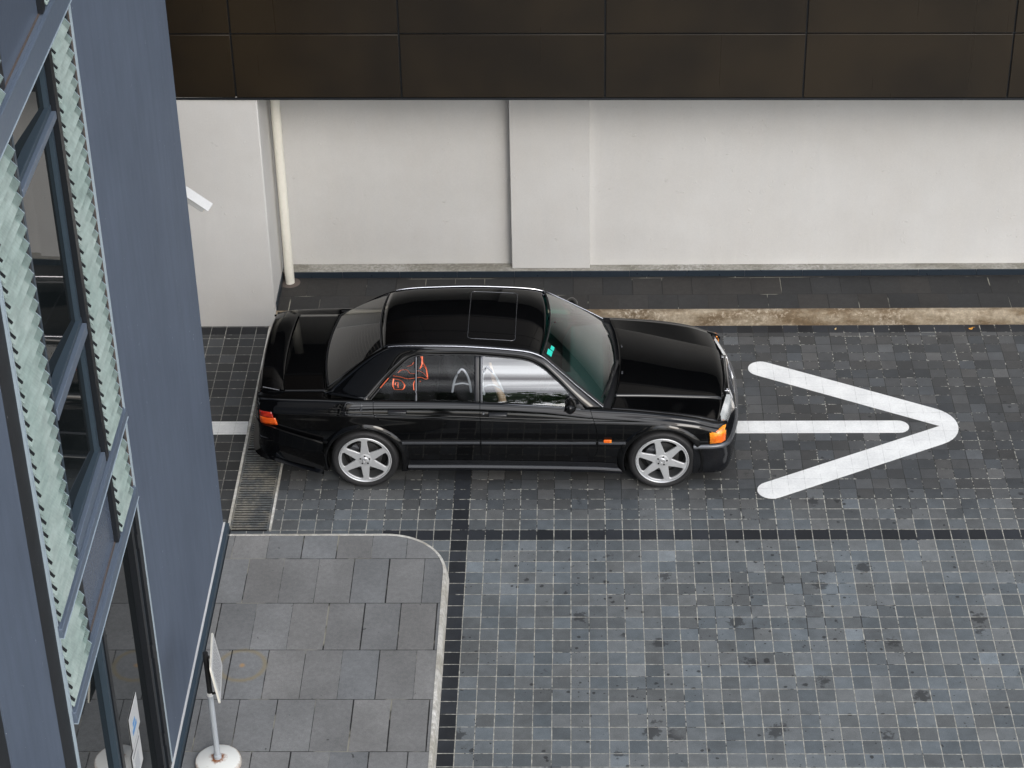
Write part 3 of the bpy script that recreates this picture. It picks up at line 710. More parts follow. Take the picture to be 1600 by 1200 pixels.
def refine(ctl, sub=3):
    out = []
    for i in range(len(ctl)-1):
        for k_ in range(sub): t = k_/sub; out.append((lerp(ctl[i][0], ctl[i+1][0], t), lerp(ctl[i][1], ctl[i+1][1], t)))
    out.append(ctl[-1]); return out
segn = [2, 4, 3, 1, 1, 1, 1, 2, 4, 1, 1, 2, 2, 2, 2, 2, 3]
def section(x):
    c = prof(x); out = []
    for i in range(len(c)-1):
        for k_ in range(segn[i]): t = k_/segn[i]; out.append((lerp(c[i][0], c[i+1][0], t), lerp(c[i][1], c[i+1][1], t)))
    out.append(c[-1]); return out
def gl_(z): return interp([.45, .51, .60, .686, .74, .79, .95], [0, .0, -.07, -.135, -.185, -.226, -.227], z)
def warp(x, z):
    d = x+1.0
    f = max(0, 1-d/.55) if d > 0 else max(0, 1+d/.75)
    dx = gl_(z)*f*f*(3-2*f)
    e = x-.70; f2 = max(0, 1-abs(e)/.3); dx += f2*interp([.15, .30, .45, .60, .86], [.0, .02, .055, .045, -.03], z)
    return x+dx
def frange(a, b, n): return [lerp(a, b, i/n) for i in range(n+1)]
def side_mesh(xs, sgn, arches=(-WX, WX)):
    rows = []
    for x in xs:
        rows.append([[warp(x, z), y, z] for y, z in section(x)])
    n = len(rows[0]); AR = .347; keep = []
    ins = [[False]*n for _ in rows]
    for i, r_ in enumerate(rows):
        for j, p_ in enumerate(r_):
            for ax in arches:
                if math.hypot(p_[0]-ax, p_[2]-.300) < AR: ins[i][j] = ax
    faces = []
    for i in range(len(rows)-1):
        for j in range(n-1):
            q = [(i, j), (i, j+1), (i+1, j+1), (i+1, j)]
            if all(ins[a][b] is not False for a, b in q): continue
            # drop what lies under the arch between wheel and road
            cx = sum(rows[a][b][0] for a, b in q)/4; cz = sum(rows[a][b][2] for a, b in q)/4
            if cx > 1.738 and .494 < cz < .60: continue
            if any(abs(cx-ax) < AR-.004 and cz < .30 for ax in arches): continue
            faces.append([a*n+b for a, b in q])
    for i in range(len(rows)):
        for j in range(n):
            if ins[i][j] is not False:
                ax = ins[i][j]; p_ = rows[i][j]; dx, dz = p_[0]-ax, p_[2]-.300; l = math.hypot(dx, dz) or 1
                if l > AR*.55: p_[0] = ax+dx/l*AR; p_[2] = .300+dz/l*AR
    m_ = MB(); m_.add([(p_[0], sgn*p_[1], p_[2]) for r_ in rows for p_ in r_], faces, True)
    used = set(i for f in m_.f for i in f); mp_ = {o_: k_ for k_, o_ in enumerate(sorted(used))}
    m_.v = [m_.v[o_] for o_ in sorted(used)]; m_.f = [tuple(mp_[i] for i in f) for f in m_.f]
    return m_
G_ = .0022
segs = {'rear': frange(-2.27, -1.0-G_, 110), 'rdoor': frange(-1.0+G_, -.285-G_, 40), 'fdoor': frange(-.285+G_, .70-G_, 40), 'front': frange(.70+G_, 1.90, 100)}
sides = {}
for sgn in (-1, 1):
    bld(side_mesh(segs['rear'], sgn), 'rear_quarter', MT['car'], sharp=50)
    bld(side_mesh(segs['front'], sgn), 'front_fender', MT['car'], sharp=50)
    sides[sgn, 'r'] = bld(side_mesh(segs['rdoor'], sgn), 'door', MT['car'], sharp=50)
    sides[sgn, 'f'] = bld(side_mesh(segs['fdoor'], sgn), 'door', MT['car'], sharp=50)
# hidden dark shell just inside, so that shut lines read black
m_ = MB()
m_.box((-2.2, -.66, .44), (-1.66, .66, .84)); m_.box((-.97, -.80, .2), (.97, .80, .40)); m_.box((-1.70, -.56, .24), (1.84, .56, .45)); m_.box((1.68, -.72, .2), (1.82, .72, .58)); m_.box((.99, -.5, .4), (1.84, .5, .62))
for sgn in (-1, 1): m_.box((-1.25, sgn*.742-.02, .60), (.98, sgn*.742+.02, .78)); m_.box((-.97, sgn*.80-.012, .22), (.97, sgn*.80+.012, .68))
bld(m_, 'underbody', MT['under'])
# wheel arch liners and flares
for ax in (-WX, WX):
    for sgn in (-1, 1):
        m_ = MB(); rows = []
        for i in range(33):
            a = R(-22)+R(224)*i/32
            rows.append([(ax+.350*math.cos(a), sgn*y, .300+.350*math.sin(a)) for y in (.845, .75, .55)])
        m_.grid(rows); bld(m_, 'wheel_arch', MT['under'])
        m_ = MB(); rows = []
        for i in range(49):
            a = R(-17)+R(214)*i/48; ca, sa = math.cos(a), math.sin(a)
            xx_ = ax+.35*ca; wv = interp(KX, T_W, xx_)
            fl = .5+.5*max(0, sa)
            sec = [(.338, wv-.05), (.340, wv+.004), (.345, wv+.011), (.356, wv+.010), (.372, wv+.001+.004*fl), (.392, wv-.012), (.402, wv-.022)]
            rows.append([(ax+r_*ca, sgn*y, max(.185, .300+r_*sa)) for r_, y in sec])
        m_.grid(rows); bld(m_, 'arch_flare', MT['car'], sharp=60)
# side skirts
for sgn in (-1, 1):
    m_ = MB(); rows = []
    for x in frange(-.94, .97, 24):
        w_ = interp(KX, T_W, x); zb = interp(KX, T_ZB, x)
        rows.append([(x, sgn*y, z) for y, z in ((w_-.09, zb), (w_-.02, zb-.004), (w_+.002, zb+.012), (w_+.004, zb+.04), (w_-.006, zb+.052), (w_-.022, zb+.06), (w_-.028, zb+.10))])
    m_.grid(rows); bld(m_, 'side_skirt', MT['bumper'], sharp=40)
# rub strips: grey line on top of lower cladding
for sgn in (-1, 1):
    for x0, x1, par in ((-.985, -.292, sides[sgn, 'r']), (-.278, .735, sides[sgn, 'f']), (.76, 1.0, car)):
        m_ = MB(); rows = []
        for x in frange(x0, x1, 14):
            w_ = interp(KX, T_W, x)
            rows.append([(x, sgn*y, z) for y, z in ((w_-.006, .484), (w_+.005, .486), (w_+.006, .497), (w_+.004, .505), (w_-.004, .508))])
        m_.grid(rows); m_.build('rub_strip', MT['trimgrey'], par)
# hood
HX = [.88, 1.1, 1.35, 1.6, 1.75, 1.85, 1.88]
def hood_pt(t, s_):
    """t 0 rear..1 front, s_ -1..1 across"""
    a = abs(s_)
    x_edge0, x_edge1 = .862, 1.815
    yk = lerp(.55, .385, t); ye = lerp(.745, .735, t)
    x = lerp(x_edge0, x_edge1, t)
    ye = interp(KX, T_W, x)-.101
    zk = interp([0, .3, .7, .92, 1], [.812, .778, .722, .690, .672], t); ze = interp(KX, T_ZS, x)+.010
    zc0 = zk+.020
    ka = .70
    if a <= ka: y = yk*a/ka; z = zc0-(zc0-zk-.008)*(a/ka)**2
    elif a <= ka+.04: u_ = (a-ka)/.04; y = yk+.018*u_; z = zk+.008-.018*u_**1.4
    else: u_ = (a-ka-.04)/(1-ka-.04); y = yk+.018+(ye-yk-.018)*u_; z = (zk-.010)+(ze-zk+.010)*(u_**1.5*.6+u_*.4)
    bow = (1-(y/.76)**2)
    x += bow*lerp(.085, .085, t)
    if t > .96: z -= (t-.96)/.04*.012
    return (x, math.copysign(y, s_), z)
m_ = MB(); ss_ = [-1+2*i/72 for i in range(73)]
ss_ = sorted(set([round(v, 4) for v in ss_]+[.70, .71, .72, .73, .74, -.70, -.71, -.72, -.73, -.74]))
m_.grid([[hood_pt(t, s_) for s_ in ss_] for t in frange(0, 1, 40)]); hood = bld(m_, 'hood', MT['car'], solid=.004, sharp=60)
for y in (-.22, .22):
    m_ = MB(); p_ = hood_pt(.03, y/.78); m_.box((p_[0]-.004, y-.018, p_[2]+.001), (p_[0]+.010, y+.018, p_[2]+.008)); m_.build('washer_jet', MT['trimgrey'], hood, bevel=.002)
# boot lid and tail panel
def boot_pt(t, s_):
    y = s_*.650; x = lerp(-1.655, -2.235, t)-(1-s_*s_)*lerp(.055, .028, t)
    z = .905+.012*(1-s_*s_)-.006*t-max(0, t-.93)*.35
    return (x, y, z)
m_ = MB(); m_.grid([[boot_pt(t, s_) for s_ in frange(-1, 1, 30)] for t in frange(0, 1, 26)]); boot = bld(m_, 'boot_lid', MT['car'], solid=.004, sharp=60)
m_ = MB(); m_.grid([[(-2.262-.028*(1-(y/.75)**2)+max(0, z-.80)*.25, y, z) for y in frange(-.74, .74, 24)] for z in (.43, .5, .62, .70, .80, .85, .885)]); bld(m_, 'tail_panel', MT['car'])
# rear bumper
def sweep(path, sec, closed=False):
    rows = []
    for i, (x, y) in enumerate(path):
        a = Vector(path[max(i-1, 0)]); b_ = Vector(path[min(i+1, len(path)-1)]); t = (b_-a).normalized(); n = Vector((t.y, -t.x))
        rows.append([(x+n.x*o_, y+n.y*o_, z) for o_, z in sec])
    return rows
def smoothpath(pts, n): return [(p_.x, p_.y) for p_ in resample([(a, b_, 0) for a, b_ in pts], n)]
rb = smoothpath([(-2.318, .0), (-2.31, -.3), (-2.285, -.6), (-2.25, -.74), (-2.17, -.815), (-2.0, -.848), (-1.80, -.858), (-1.69, -.862)], 46)
rb = [(x, -y) for x, y in rb[::-1]]+rb[1:]
m_ = MB(); rws = sweep([(x, y) for x, y in rb], [(.025, .664), (.006, .667), (-.004, .658), (-.006, .56), (-.002, .49), (.0, .42), (.02, .35), (.07, .335)])
m_.grid(rws); 
for i, p_ in enumerate(m_.v):   # lower edge falls towards the arches
    x, y, z = p_; f = max(0, (x+2.15)/.5)
    m_.v[i] = (x, y, z-(f*.14 if z < .45 else f*.17 if z > .55 else f*.12))
bld(m_, 'rear_bumper', MT['car'], sharp=40)
# tail lamps
for sgn in (-1, 1):
    for (xa, xb, za, zb_, mt, nm) in ((-2.235, -2.10, .665, .735, 'amberrear', 'tail_lamp'), (-2.235, -2.115, .737, .795, 'redlens', 'tail_lamp')):
        m_ = MB(); rows = []
        for x in frange(xa, xb, 8):
            w_ = interp(KX, T_W, x)+.004
            sl_ = (x+2.235)*.0
            rows.append([(x-(zb_-z)*0+(.73-z)*.25*((x+2.235)/.13), sgn*(w_-.012-max(0, z-.79)*.5), z) for z in frange(za, zb_, 4)])
        m_.grid(rows); rows = [[(-2.285+.02*abs(y)/.75+(0 if abs(y) < .74 else .03), sgn*y, z) for z in (za, zb_)] for y in frange(.42, .775, 8)]
        m_.grid(rows); bld(m_, nm, MT[mt], solid=.012)
# rear wing
m_ = MB(); rows = []
for i in range(33):
    s_ = -1+2*i/32; y = s_*.645; e = abs(s_)**6
    xr = -2.272+.035*s_*s_; xf = xr+.205; zt = .962-.006*s_*s_
    rows.append([(xr+.01, y, zt-.05+e*.01), (xr, y, zt-.012-e*.03), (xr+.012, y, zt+.004-e*.035), (xr+.10, y, zt-.001-e*.02), (xf-.01, y, zt-.014-e*.02), (xf, y, zt-.024-e*.015), (xf-.02, y, zt-.032-e*.01), (xr+.08, y, zt-.040)])
m_.grid(rows, True, True); m_.add(rows[0], [tuple(range(8))]); m_.add(rows[-1], [tuple(range(8))])
for sgn in (-1, 1):
    m_.hexa([(-2.235, sgn*.645, .885), (-2.02, sgn*.645, .902), (-2.02, sgn*.60, .902), (-2.235, sgn*.60, .885)], [(-2.235, sgn*.645, .935), (-2.07, sgn*.645, .932), (-2.07, sgn*.61, .932), (-2.235, sgn*.61, .935)])
bld(m_, 'rear_wing', MT['car'], sharp=50)
m_ = MB(); m_.tube([(-2.215, -.652, .957), (-2.07, -.655, .925)], .004, 6)
bld(m_, 'wing_glint', MT['trimgrey'])  # grey tube standing in for a highlight along the near wing end
# front bumper
fp = smoothpath([(1.60, .852), (1.72, .850), (1.84, .832), (1.915, .765), (1.965, .60), (2.005, .36), (2.02, 0)], 46)
fp = fp+[(x, -y) for x, y in fp[::-1][1:]]
m_ = MB(); m_.grid(sweep(fp, [(.14, .492), (.03, .487), (.006, .478), (-.010, .463), (-.012, .442), (.002, .436), (.004, .40), (-.004, .34), (-.008, .27), (.0, .20), (.015, .165), (.08, .16)]))
fbp = bld(m_, 'front_bumper', MT['bumper'], sharp=40)
m_ = MB(); m_.grid(sweep(fp[:], [(.012, .481), (-.008, .473), (-.0155, .462), (-.0165, .447), (-.010, .440)])); m_.build('bumper_strip', MT['trimgrey'], fbp)
# nose: headlamps, indicators, grille
m_ = MB(); m_.box((1.80, -.70, .45), (1.845, .70, .645)); m_.box((1.84, -.34, .45), (1.88, .34, .68)); bld(m_, 'nose_panel', MT['satin'])
for sgn in (-1, 1):
    hl = MB(); nb = 10
    rows = []
    for i in range(nb+1):
        t = i/nb; y = lerp(.325, .690, t); xb_ = lerp(1.955, 1.868, t); zt = lerp(.672, .642, t)
        rows.append([(xb_-.045, sgn*y, zt), (xb_-.018, sgn*y, zt-.006), (xb_-.006, sgn*y, zt-.02), (xb_+.004, sgn*y, .57), (xb_+.008, sgn*y, .50), (xb_-.01, sgn*y, .484)])
    hl.grid(rows); hl.add(rows[0], [tuple(range(6))]); hl.add(rows[-1], [tuple(range(6))]); bld(hl, 'headlight', MT['headlamp'], sharp=50)
    rows = []
    for (x, y, zt) in ((1.880, .694, .636), (1.884, .740, .630), (1.872, .782, .622), (1.836, .816, .612), (1.738, .836, .602)):
        rows.append([(x-.02, sgn*(y-.012), zt+.004), (x, sgn*y, zt-.006), (x+.004, sgn*(y+.012), .56), (x+.006, sgn*(y+.018), .497), (x-.01, sgn*(y-.0), .488)])
    hl = MB(); hl.grid(rows); bld(hl, 'indicator', MT['amber'], solid=.006, sharp=60)
gr = empty('grille', (0, 0, 0)); gr.parent = car
def gx(z): return lerp(1.925, 2.0, (.69-z)/.22)
m_ = MB(); yw = .285
for (a, b_) in (((.0, -1), 0), ((.0, 1), 0)): pass
m_.hexa([(gx(.665), -yw, .665), (gx(.665)+.012, -yw, .665), (gx(.665)+.012, yw, .665), (gx(.665), yw, .665)], [(1.905, -yw+.01, .692), (gx(.69)+.006, -yw+.01, .69), (gx(.69)+.006, yw-.01, .69), (1.905, yw-.01, .692)])
for sgn in (-1, 1):
    m_.hexa([(gx(.48)-.05, sgn*(yw-.045), .48), (gx(.48)+.012, sgn*(yw-.045), .48), (gx(.48)+.006, sgn*(yw-.005), .48), (gx(.48)-.05, sgn*(yw-.005), .48)], [(gx(.68)-.04, sgn*(yw-.025), .688), (gx(.68)+.012, sgn*(yw-.025), .688), (gx(.68)+.006, sgn*(yw+.012), .688), (gx(.68)-.04, sgn*(yw+.012), .688)])
m_.box((gx(.48)-.01, -yw+.02, .470), (gx(.48)+.012, yw-.02, .484)); m_.build('chrome_surround', MT['chrome'], gr, bevel=.004)
m_ = MB()
for k_ in range(5):
    z = .51+k_*.034; m_.hexa([(gx(z)-.03, -yw+.035, z-.003), (gx(z)+.004, -yw+.035, z-.003), (gx(z)+.004, yw-.035, z-.003), (gx(z)-.03, yw-.035, z-.003)], [(gx(z)-.03, -yw+.035, z+.003), (gx(z)+.003, -yw+.035, z+.003), (gx(z)+.003, yw-.035, z+.003), (gx(z)-.03, yw-.035, z+.003)])
m_.hexa([(gx(.48), -.008, .48), (gx(.48)+.010, -.008, .48), (gx(.48)+.010, .008, .48), (gx(.48), .008, .48)], [(gx(.67), -.008, .67), (gx(.67)+.010, -.008, .67), (gx(.67)+.010, .008, .67), (gx(.67), .008, .67)])
m_.build('grille_bars', MT['trimgrey'], gr)
m_ = MB(); m_.hexa([(1.88, -yw, .47), (gx(.48)-.02, -yw, .47), (gx(.48)-.02, yw, .47), (1.88, yw, .47)], [(1.86, -yw, .68), (gx(.68)-.02, -yw, .68), (gx(.68)-.02, yw, .68), (1.86, yw, .68)]); m_.build('grille_back', MT['under'], gr)
# star badge: ring and three points
def star(R0, th):
    m_ = MB(); m_.lathe([(R0*.86, -th), (R0*.86, th), (R0, th), (R0, -th), (R0*.86, -th)], 40, 'y')
    for k_ in range(3):
        a = PI/2+2*PI*k_/3; d = (math.cos(a), math.sin(a)); n = (-d[1], d[0]); w_ = R0*.16
        pts = [(d[0]*R0*.9, d[1]*R0*.9), (n[0]*w_, n[1]*w_), (-d[0]*w_*.5, -d[1]*w_*.5), (-n[0]*w_, -n[1]*w_)]
        m_.add([(p_[0], -th*.4, p_[1]) for p_ in pts]+[(0, -th*1.6, 0)], [(0, 1, 4), (1, 2, 4), (2, 3, 4), (3, 0, 4)])
    return m_
# ---- greenhouse
OUT = [(.80, .735, .800), (.68, .700, .893), (.56, .660, .985), (.40, .600, 1.110), (.25, .548, 1.215), (.13, .533, 1.250), (-.1, .523, 1.273), (-.5, .508, 1.290), (-.9, .492, 1.284), (-1.10, .480, 1.264), (-1.22, .495, 1.215), (-1.45, .558, 1.060), (-1.655, .632, .912)]
INN = [(.64, .770, .815), (.585, .750, .865), (.50, .712, .945), (.37, .648, 1.055), (.25, .598, 1.138), (.11, .568, 1.190), (-.1, .556, 1.212), (-.4, .545, 1.228), (-.75, .543, 1.228), (-.88, .552, 1.208), (-1.0, .598, 1.130), (-1.12, .662, 1.020), (-1.255, .752, .885)]
NS = 60
def param(pts, n):   # resample keeping vertex correspondence
    out = []; k = len(pts)-1; idx = list(range(k+1))
    for i in range(n+1):
        t = k*i/n; out.append(Vector([interp(idx, [p_[a] for p_ in pts], t) for a in range(3)]))
    return out
po, pi_ = param(OUT, NS), param(INN, NS)
for sgn in (-1, 1):
    m_ = MB(); rows = []
    for a, b_ in zip(po, pi_):
        row = []
        for j in range(7):
            t = j/6; q = a.lerp(b_, t); bul = .010*4*t*(1-t); q = q+Vector((0, bul, bul*.55)); row.append((q.x, sgn*q.y, q.z))
        rows.append(row)
    m_.grid(rows)
    # C pillar foot down to the quarter panel
    a, b_ = po[-1], pi_[-1]; foot = []
    f0 = rows[-1]; ft = [(lerp(-1.70, -1.30, j/6), sgn*lerp(.66, .765, j/6), .893) for j in range(7)]
    m_.grid([f0, ft]); bld(m_, 'roof_pillars', MT['car'], solid=.006, sharp=60)
    # bright drip rail along the roof edge and A pillar
    m_ = MB(); m_.tube([(p_.x, sgn*(p_.y+.004), p_.z+.006) for p_ in po[:46]], .0045, 6); bld(m_, 'drip_rail', MT['brighttrim'])
    # window frame seal
    m_ = MB(); m_.tube([(p_.x, sgn*(p_.y+.003), p_.z+.001) for p_ in pi_[2:]], .006, 6); bld(m_, 'window_seal', MT['satin'])
    # A pillar outer trim, broad polished-looking black strip
roofpo = [p_ for p_ in po if -1.14 < p_.x < .262 and p_.z > 1.2]
m_ = MB(); rows = []
for i, x in enumerate(frange(.25, -1.14, 40)):
    # edge height/width at this x
    xs_ = [p_[0] for p_ in OUT][::-1]
    ye = interp([p_[0] for p_ in OUT][::-1], [p_[1] for p_ in OUT][::-1], x)-.002; ze = interp([p_[0] for p_ in OUT][::-1], [p_[2] for p_ in OUT][::-1], x)
    row = []
    for s_ in frange(-1, 1, 28):
        crown = .036*(1-abs(s_)**2.6)
        f_ = max(0, (x+.05)/.30); r_ = max(0, (-.95-x)/.17)
        row.append((x+(1-s_*s_)*(.055*min(1, f_)-.035*min(1, r_)), s_*ye, ze+crown+ (1-s_*s_)*(-.006*f_*f_-.004*r_)))
    rows.append(row)
m_.grid(rows); roof = bld(m_, 'roof', MT['car'], solid=.004, sharp=60)
# sunroof outline
def roofz(x, y):
    ye = interp([p_[0] for p_ in OUT][::-1], [p_[1] for p_ in OUT][::-1], x); ze = interp([p_[0] for p_ in OUT][::-1], [p_[2] for p_ in OUT][::-1], x)
    return ze+.036*(1-abs(min(1, abs(y)/ye))**2.6)
sr = rquad([Vector((-.40, -.40, 0)), Vector((.02, -.405, 0)), Vector((.02, .405, 0)), Vector((-.40, .40, 0))], .04)
dense = []
for i in range(len(sr)):
    a, b_ = sr[i], sr[(i+1) % len(sr)]; n = max(1, int((b_-a).length/.05)); dense += [a.lerp(b_, k_/n) for k_ in range(n)]
m_ = MB(); m_.tube([(p_.x, p_.y, roofz(p_.x, p_.y)+.0025) for p_ in dense+[dense[0]]], .0028, 6); m_.build('sunroof_seal', MT['trimgrey'], roof)
# windscreen & rear glass
def glasspatch(top, bot, n=24, bulge=.02, nrm_=(1, 0, 1)):
    nv = Vector(nrm_).normalized(); rows = []
    for i in range(n+1):
        u = i/n; s_ = 2*u-1; row = []
        for j in range(15):
            v = j/14; p_ = top(s_).lerp(bot(s_), v)+nv*bulge*4*v*(1-v); row.append(tuple(p_))
        rows.append(row)
    return rows
wst = lambda s_: Vector((.262+.062*(1-s_*s_), s_*.530, 1.228+.026*(1-s_*s_)))
wsb = lambda s_: Vector((.800+.115*(1-s_*s_), s_*.705, .798+.012*(1-s_*s_)))
m_ = MB(); m_.grid(glasspatch(wst, wsb, bulge=.012)); ws = bld(m_, 'windscreen', MT['windscreen'])
rwt = lambda s_: Vector((-1.158-.04*(1-s_*s_), s_*.462, 1.243+.028*(1-s_*s_)))
rwb = lambda s_: Vector((-1.640-.062*(1-s_*s_), s_*.600, .925+.004*(1-s_*s_)))
m_ = MB(); m_.grid(glasspatch(rwt, rwb, bulge=.014, nrm_=(-1, 0, 1.4))); rg = bld(m_, 'rear_window', MT['rearglass'])
def edgeloop(f, g_, n=20):
    top = [f(-1+2*i/n) for i in range(n+1)]; bt = [g_(1-2*i/n) for i in range(n+1)]
    sd2 = [f(1).lerp(g_(1), k_/10) for k_ in range(1, 10)]; sd1 = [g_(-1).lerp(f(-1), k_/10) for k_ in range(1, 10)]
    return top+sd2+bt+sd1
for f, g_, par, b_ in ((wst, wsb, ws, .012), (rwt, rwb, rg, .014)):
    L_ = edgeloop(f, g_); m_ = MB(); m_.tube([tuple(q+Vector((0, 0, .004))) for q in L_+[L_[0]]], .007, 6); m_.build('window_seal', MT['satin'], par)
# cowl with wiper
m_ = MB(); rows = []
for s_ in frange(-1, 1, 30):
    a = wsb(s_); rows.append([(a.x-.03, s_*.715, a.z-.012), (a.x+.03, s_*.73, a.z-.022), (a.x+.075, s_*.735, a.z-.028)])
m_.grid(rows); cw = bld(m_, 'cowl', MT['satin'])
def wsp(s_, v, off): p_ = wst(s_).lerp(wsb(s_), v)+Vector((1, 0, 1)).normalized()*(.012*4*v*(1-v)+off); return tuple(p_)
m_ = MB(); m_.tube([wsp(-.05, 1.0, .02), wsp(-.12, .99, .03), wsp(-.45, .955, .03), wsp(-.86, .93, .022)], [.014, .012, .008, .005], 8); m_.tube([wsp(-.15+.0, .965, .012), wsp(-.5, .945, .012), wsp(-.93, .925, .012)], .005, 6); m_.lathe([(.03, 0), (.028, .02), (.0, .026)], 16, c=wsp(-.02, 1.03, .0)); bld(m_, 'wiper', MT['black_rubber'])
# side windows
def ysurf(x, z):
    s_ = (z-.85)/.37; return .768-.598*(z-.85)+.022*4*s_*(1-s_)
ix = [p_[0] for p_ in INN][::-1]; iz = [p_[2] for p_ in INN][::-1]
def ztop(x): return interp(ix, iz, x)
def zbelt(x): return interp([-1.3, -.9, -.3, .3, .62], [.880, .876, .862, .838, .812], x)
def pane(x0, x1, mat, par, sgn, name='window'):
    m_ = MB(); rows = []
    for x in frange(x0, x1, 30):
        zt = max(ztop(x)-.004, zbelt(x)+.001); row = []
        for j in range(13):
            z = lerp(zbelt(x), zt, j/12); row.append((x, sgn*(ysurf(x, z)-.006), z))
        rows.append(row)
    m_.grid(rows); return m_.build(name, mat, par)
for sgn in (-1, 1):
    fd, rd = sides[sgn, 'f'], sides[sgn, 'r']
    pane(-.268, .50, MT['sideglass'], fd, sgn); pane(-.835, -.335, MT['rearsideglass'], rd, sgn)
    pane(-1.235, -.865, MT['rearsideglass'], rd, sgn, 'quarter_window')
    # mirror triangle
    m_ = MB(); rows = []
    for x in frange(.495, .64, 8):
        rows.append([(x, sgn*(ysurf(x, z)+.001), z) for z in frange(zbelt(x)-.01, max(ztop(x), zbelt(x)), 4)])
    m_.grid(rows); m_.build('mirror_triangle', MT['satin'], fd, solid=.006)
    # B pillar (two door frames) and rear quarter bar
    for x0, x1, par, mt in ((-.335, -.290, rd, 'satin'), (-.282, -.262, fd, 'trimgrey')):
        m_ = MB(); m_.grid([[(x, sgn*(ysurf(x, z)+.002), z) for z in frange(zbelt(x)-.008, ztop(x)+.004, 12)] for x in frange(x0, x1, 3)]); m_.build('door_frame', MT[mt], par, solid=.008)
    m_ = MB(); m_.tube([(-.85, sgn*(ysurf(-.85, z)+.001), z) for z in frange(zbelt(-.85), ztop(-.85)-.005, 12)], .010, 8); m_.build('window_bar', MT['trimgrey'], rd)
    # belt trims
    for x0, x1, par in ((-1.26, -.29, rd), (-.28, .60, fd)):
        m_ = MB(); m_.tube([(x, sgn*(ysurf(x, zbelt(x))+.006), zbelt(x)) for x in frange(x0, x1, 16)], .0055, 6); m_.build('belt_trim', MT['trimgrey'], par)
    # shelf between window foot and outer door skin
        m_ = MB(); m_.grid([[(x, sgn*(ysurf(x, zbelt(x))-.02), zbelt(x)-.004), (x, sgn*(interp(KX, T_W, x)-.095), interp(KX, T_ZS, x)+.0105)] for x in frange(x0, x1, 12)]); m_.build('belt_panel', MT['car'], par)
    # handles
    for hx, hz, par in ((-1.015, .820, rd), (-.128, .790, fd)):
        w_ = interp(KX, T_W, hx); h_ = MB(); h_.lathe([(.0, .0)], 3) if 0 else None
        yy = w_-.028
        h_.hexa([(hx-.085, sgn*(yy), hz-.018), (hx+.085, sgn*yy, hz-.018), (hx+.085, sgn*yy, hz+.018), (hx-.085, sgn*yy, hz+.018)], [(hx-.08, sgn*(yy+.040), hz-.014), (hx+.08, sgn*(yy+.040), hz-.014), (hx+.08, sgn*(yy+.034), hz+.010), (hx-.08, sgn*(yy+.034), hz+.010)])
        hd = h_.build('handle', MT['satin'], par, bevel=.006)
    m_ = MB(); w_ = .853; m_.lathe([(.0, -.004), (.010, -.003), (.011, .004)], 14, 'y', (-.255, sgn*(w_-.022), .795)); m_.build('lock', MT['chrome'], fd)
    # side marker and mirror
    m_ = MB(); m_.box((.805, sgn*.855-.006, .503), (.875, sgn*.855+.010*1, .532)); bld(m_, 'side_marker', MT['amber'], bevel=.003)
    mr = MB(); cx_, cy_, cz_ = .50, sgn*(.870 if sgn < 0 else .852), .905 if sgn < 0 else .888
    rows = []
    for i in range(9):
        t = i/8; sc2 = math.sin(PI*(.12+.80*t))**.5*(1.0 if t < .5 else 1.0-.35*(t-.5))
        rows.append([(cx_-.035+t*.10, cy_+sgn*0+.088*sc2*math.copysign(abs(math.cos(a))**.6, math.cos(a)), cz_+.050*sc2*math.copysign(abs(math.sin(a))**.6, math.sin(a))) for a in [2*PI*k_/20 for k_ in range(20)]])
    mr.grid(rows, True, True); mr.add(rows[0], [tuple(range(20))]); mr.add(rows[-1], [tuple(range(20))])
    mr.hexa([(.50, sgn*.80, .875), (.57, sgn*.80, .875), (.60, sgn*.755, .845), (.50, sgn*.755, .85)], [(.50, sgn*.80, .92), (.55, sgn*.80, .915), (.58, sgn*.735, .885), (.50, sgn*.725, .91)])
    mo = mr.build('wing_mirror', MT['car'], fd, sharp=50)
    m_ = MB(); m_.add([(cx_-.037, cy_+a*.078, cz_+b_*.052) for a, b_ in ((-1, -1), (1, -1), (1, 1), (-1, 1))], [(0, 1, 2, 3)]); m_.build('mirror_glass', MT['chrome'], mo)
    # fuel flap only on this side
    if sgn < 0:
        q4 = [Vector((-1.475, 0, .885)), Vector((-1.325, 0, .885)), Vector((-1.325, 0, .79)), Vector((-1.475, 0, .79))]; ql = rquad(q4, .025); ql.append(ql[0])
        def ysd(x, z):
            s2 = section(x); zz = [a[1] for a in s2][6:-4]; yy2 = [a[0] for a in s2][6:-4]
            for i in range(len(zz)-1):
                if zz[i] <= z <= zz[i+1]: return lerp(yy2[i], yy2[i+1], (z-zz[i])/max(1e-6, zz[i+1]-zz[i]))
            return yy2[-1]
        m_ = MB(); m_.tube([(p_.x, -ysd(p_.x, p_.z)-.0005, p_.z) for p_ in ql], .0022, 6); bld(m_, 'fuel_flap', MT['trimgrey'])
        m_ = MB(); m_.tube([(-1.335, -ysd(-1.335, .85)-.004, .86), (-1.335, -ysd(-1.335, .83)-.004, .822)], .007, 6); bld(m_, 'flap_hinge', MT['trimgrey'])
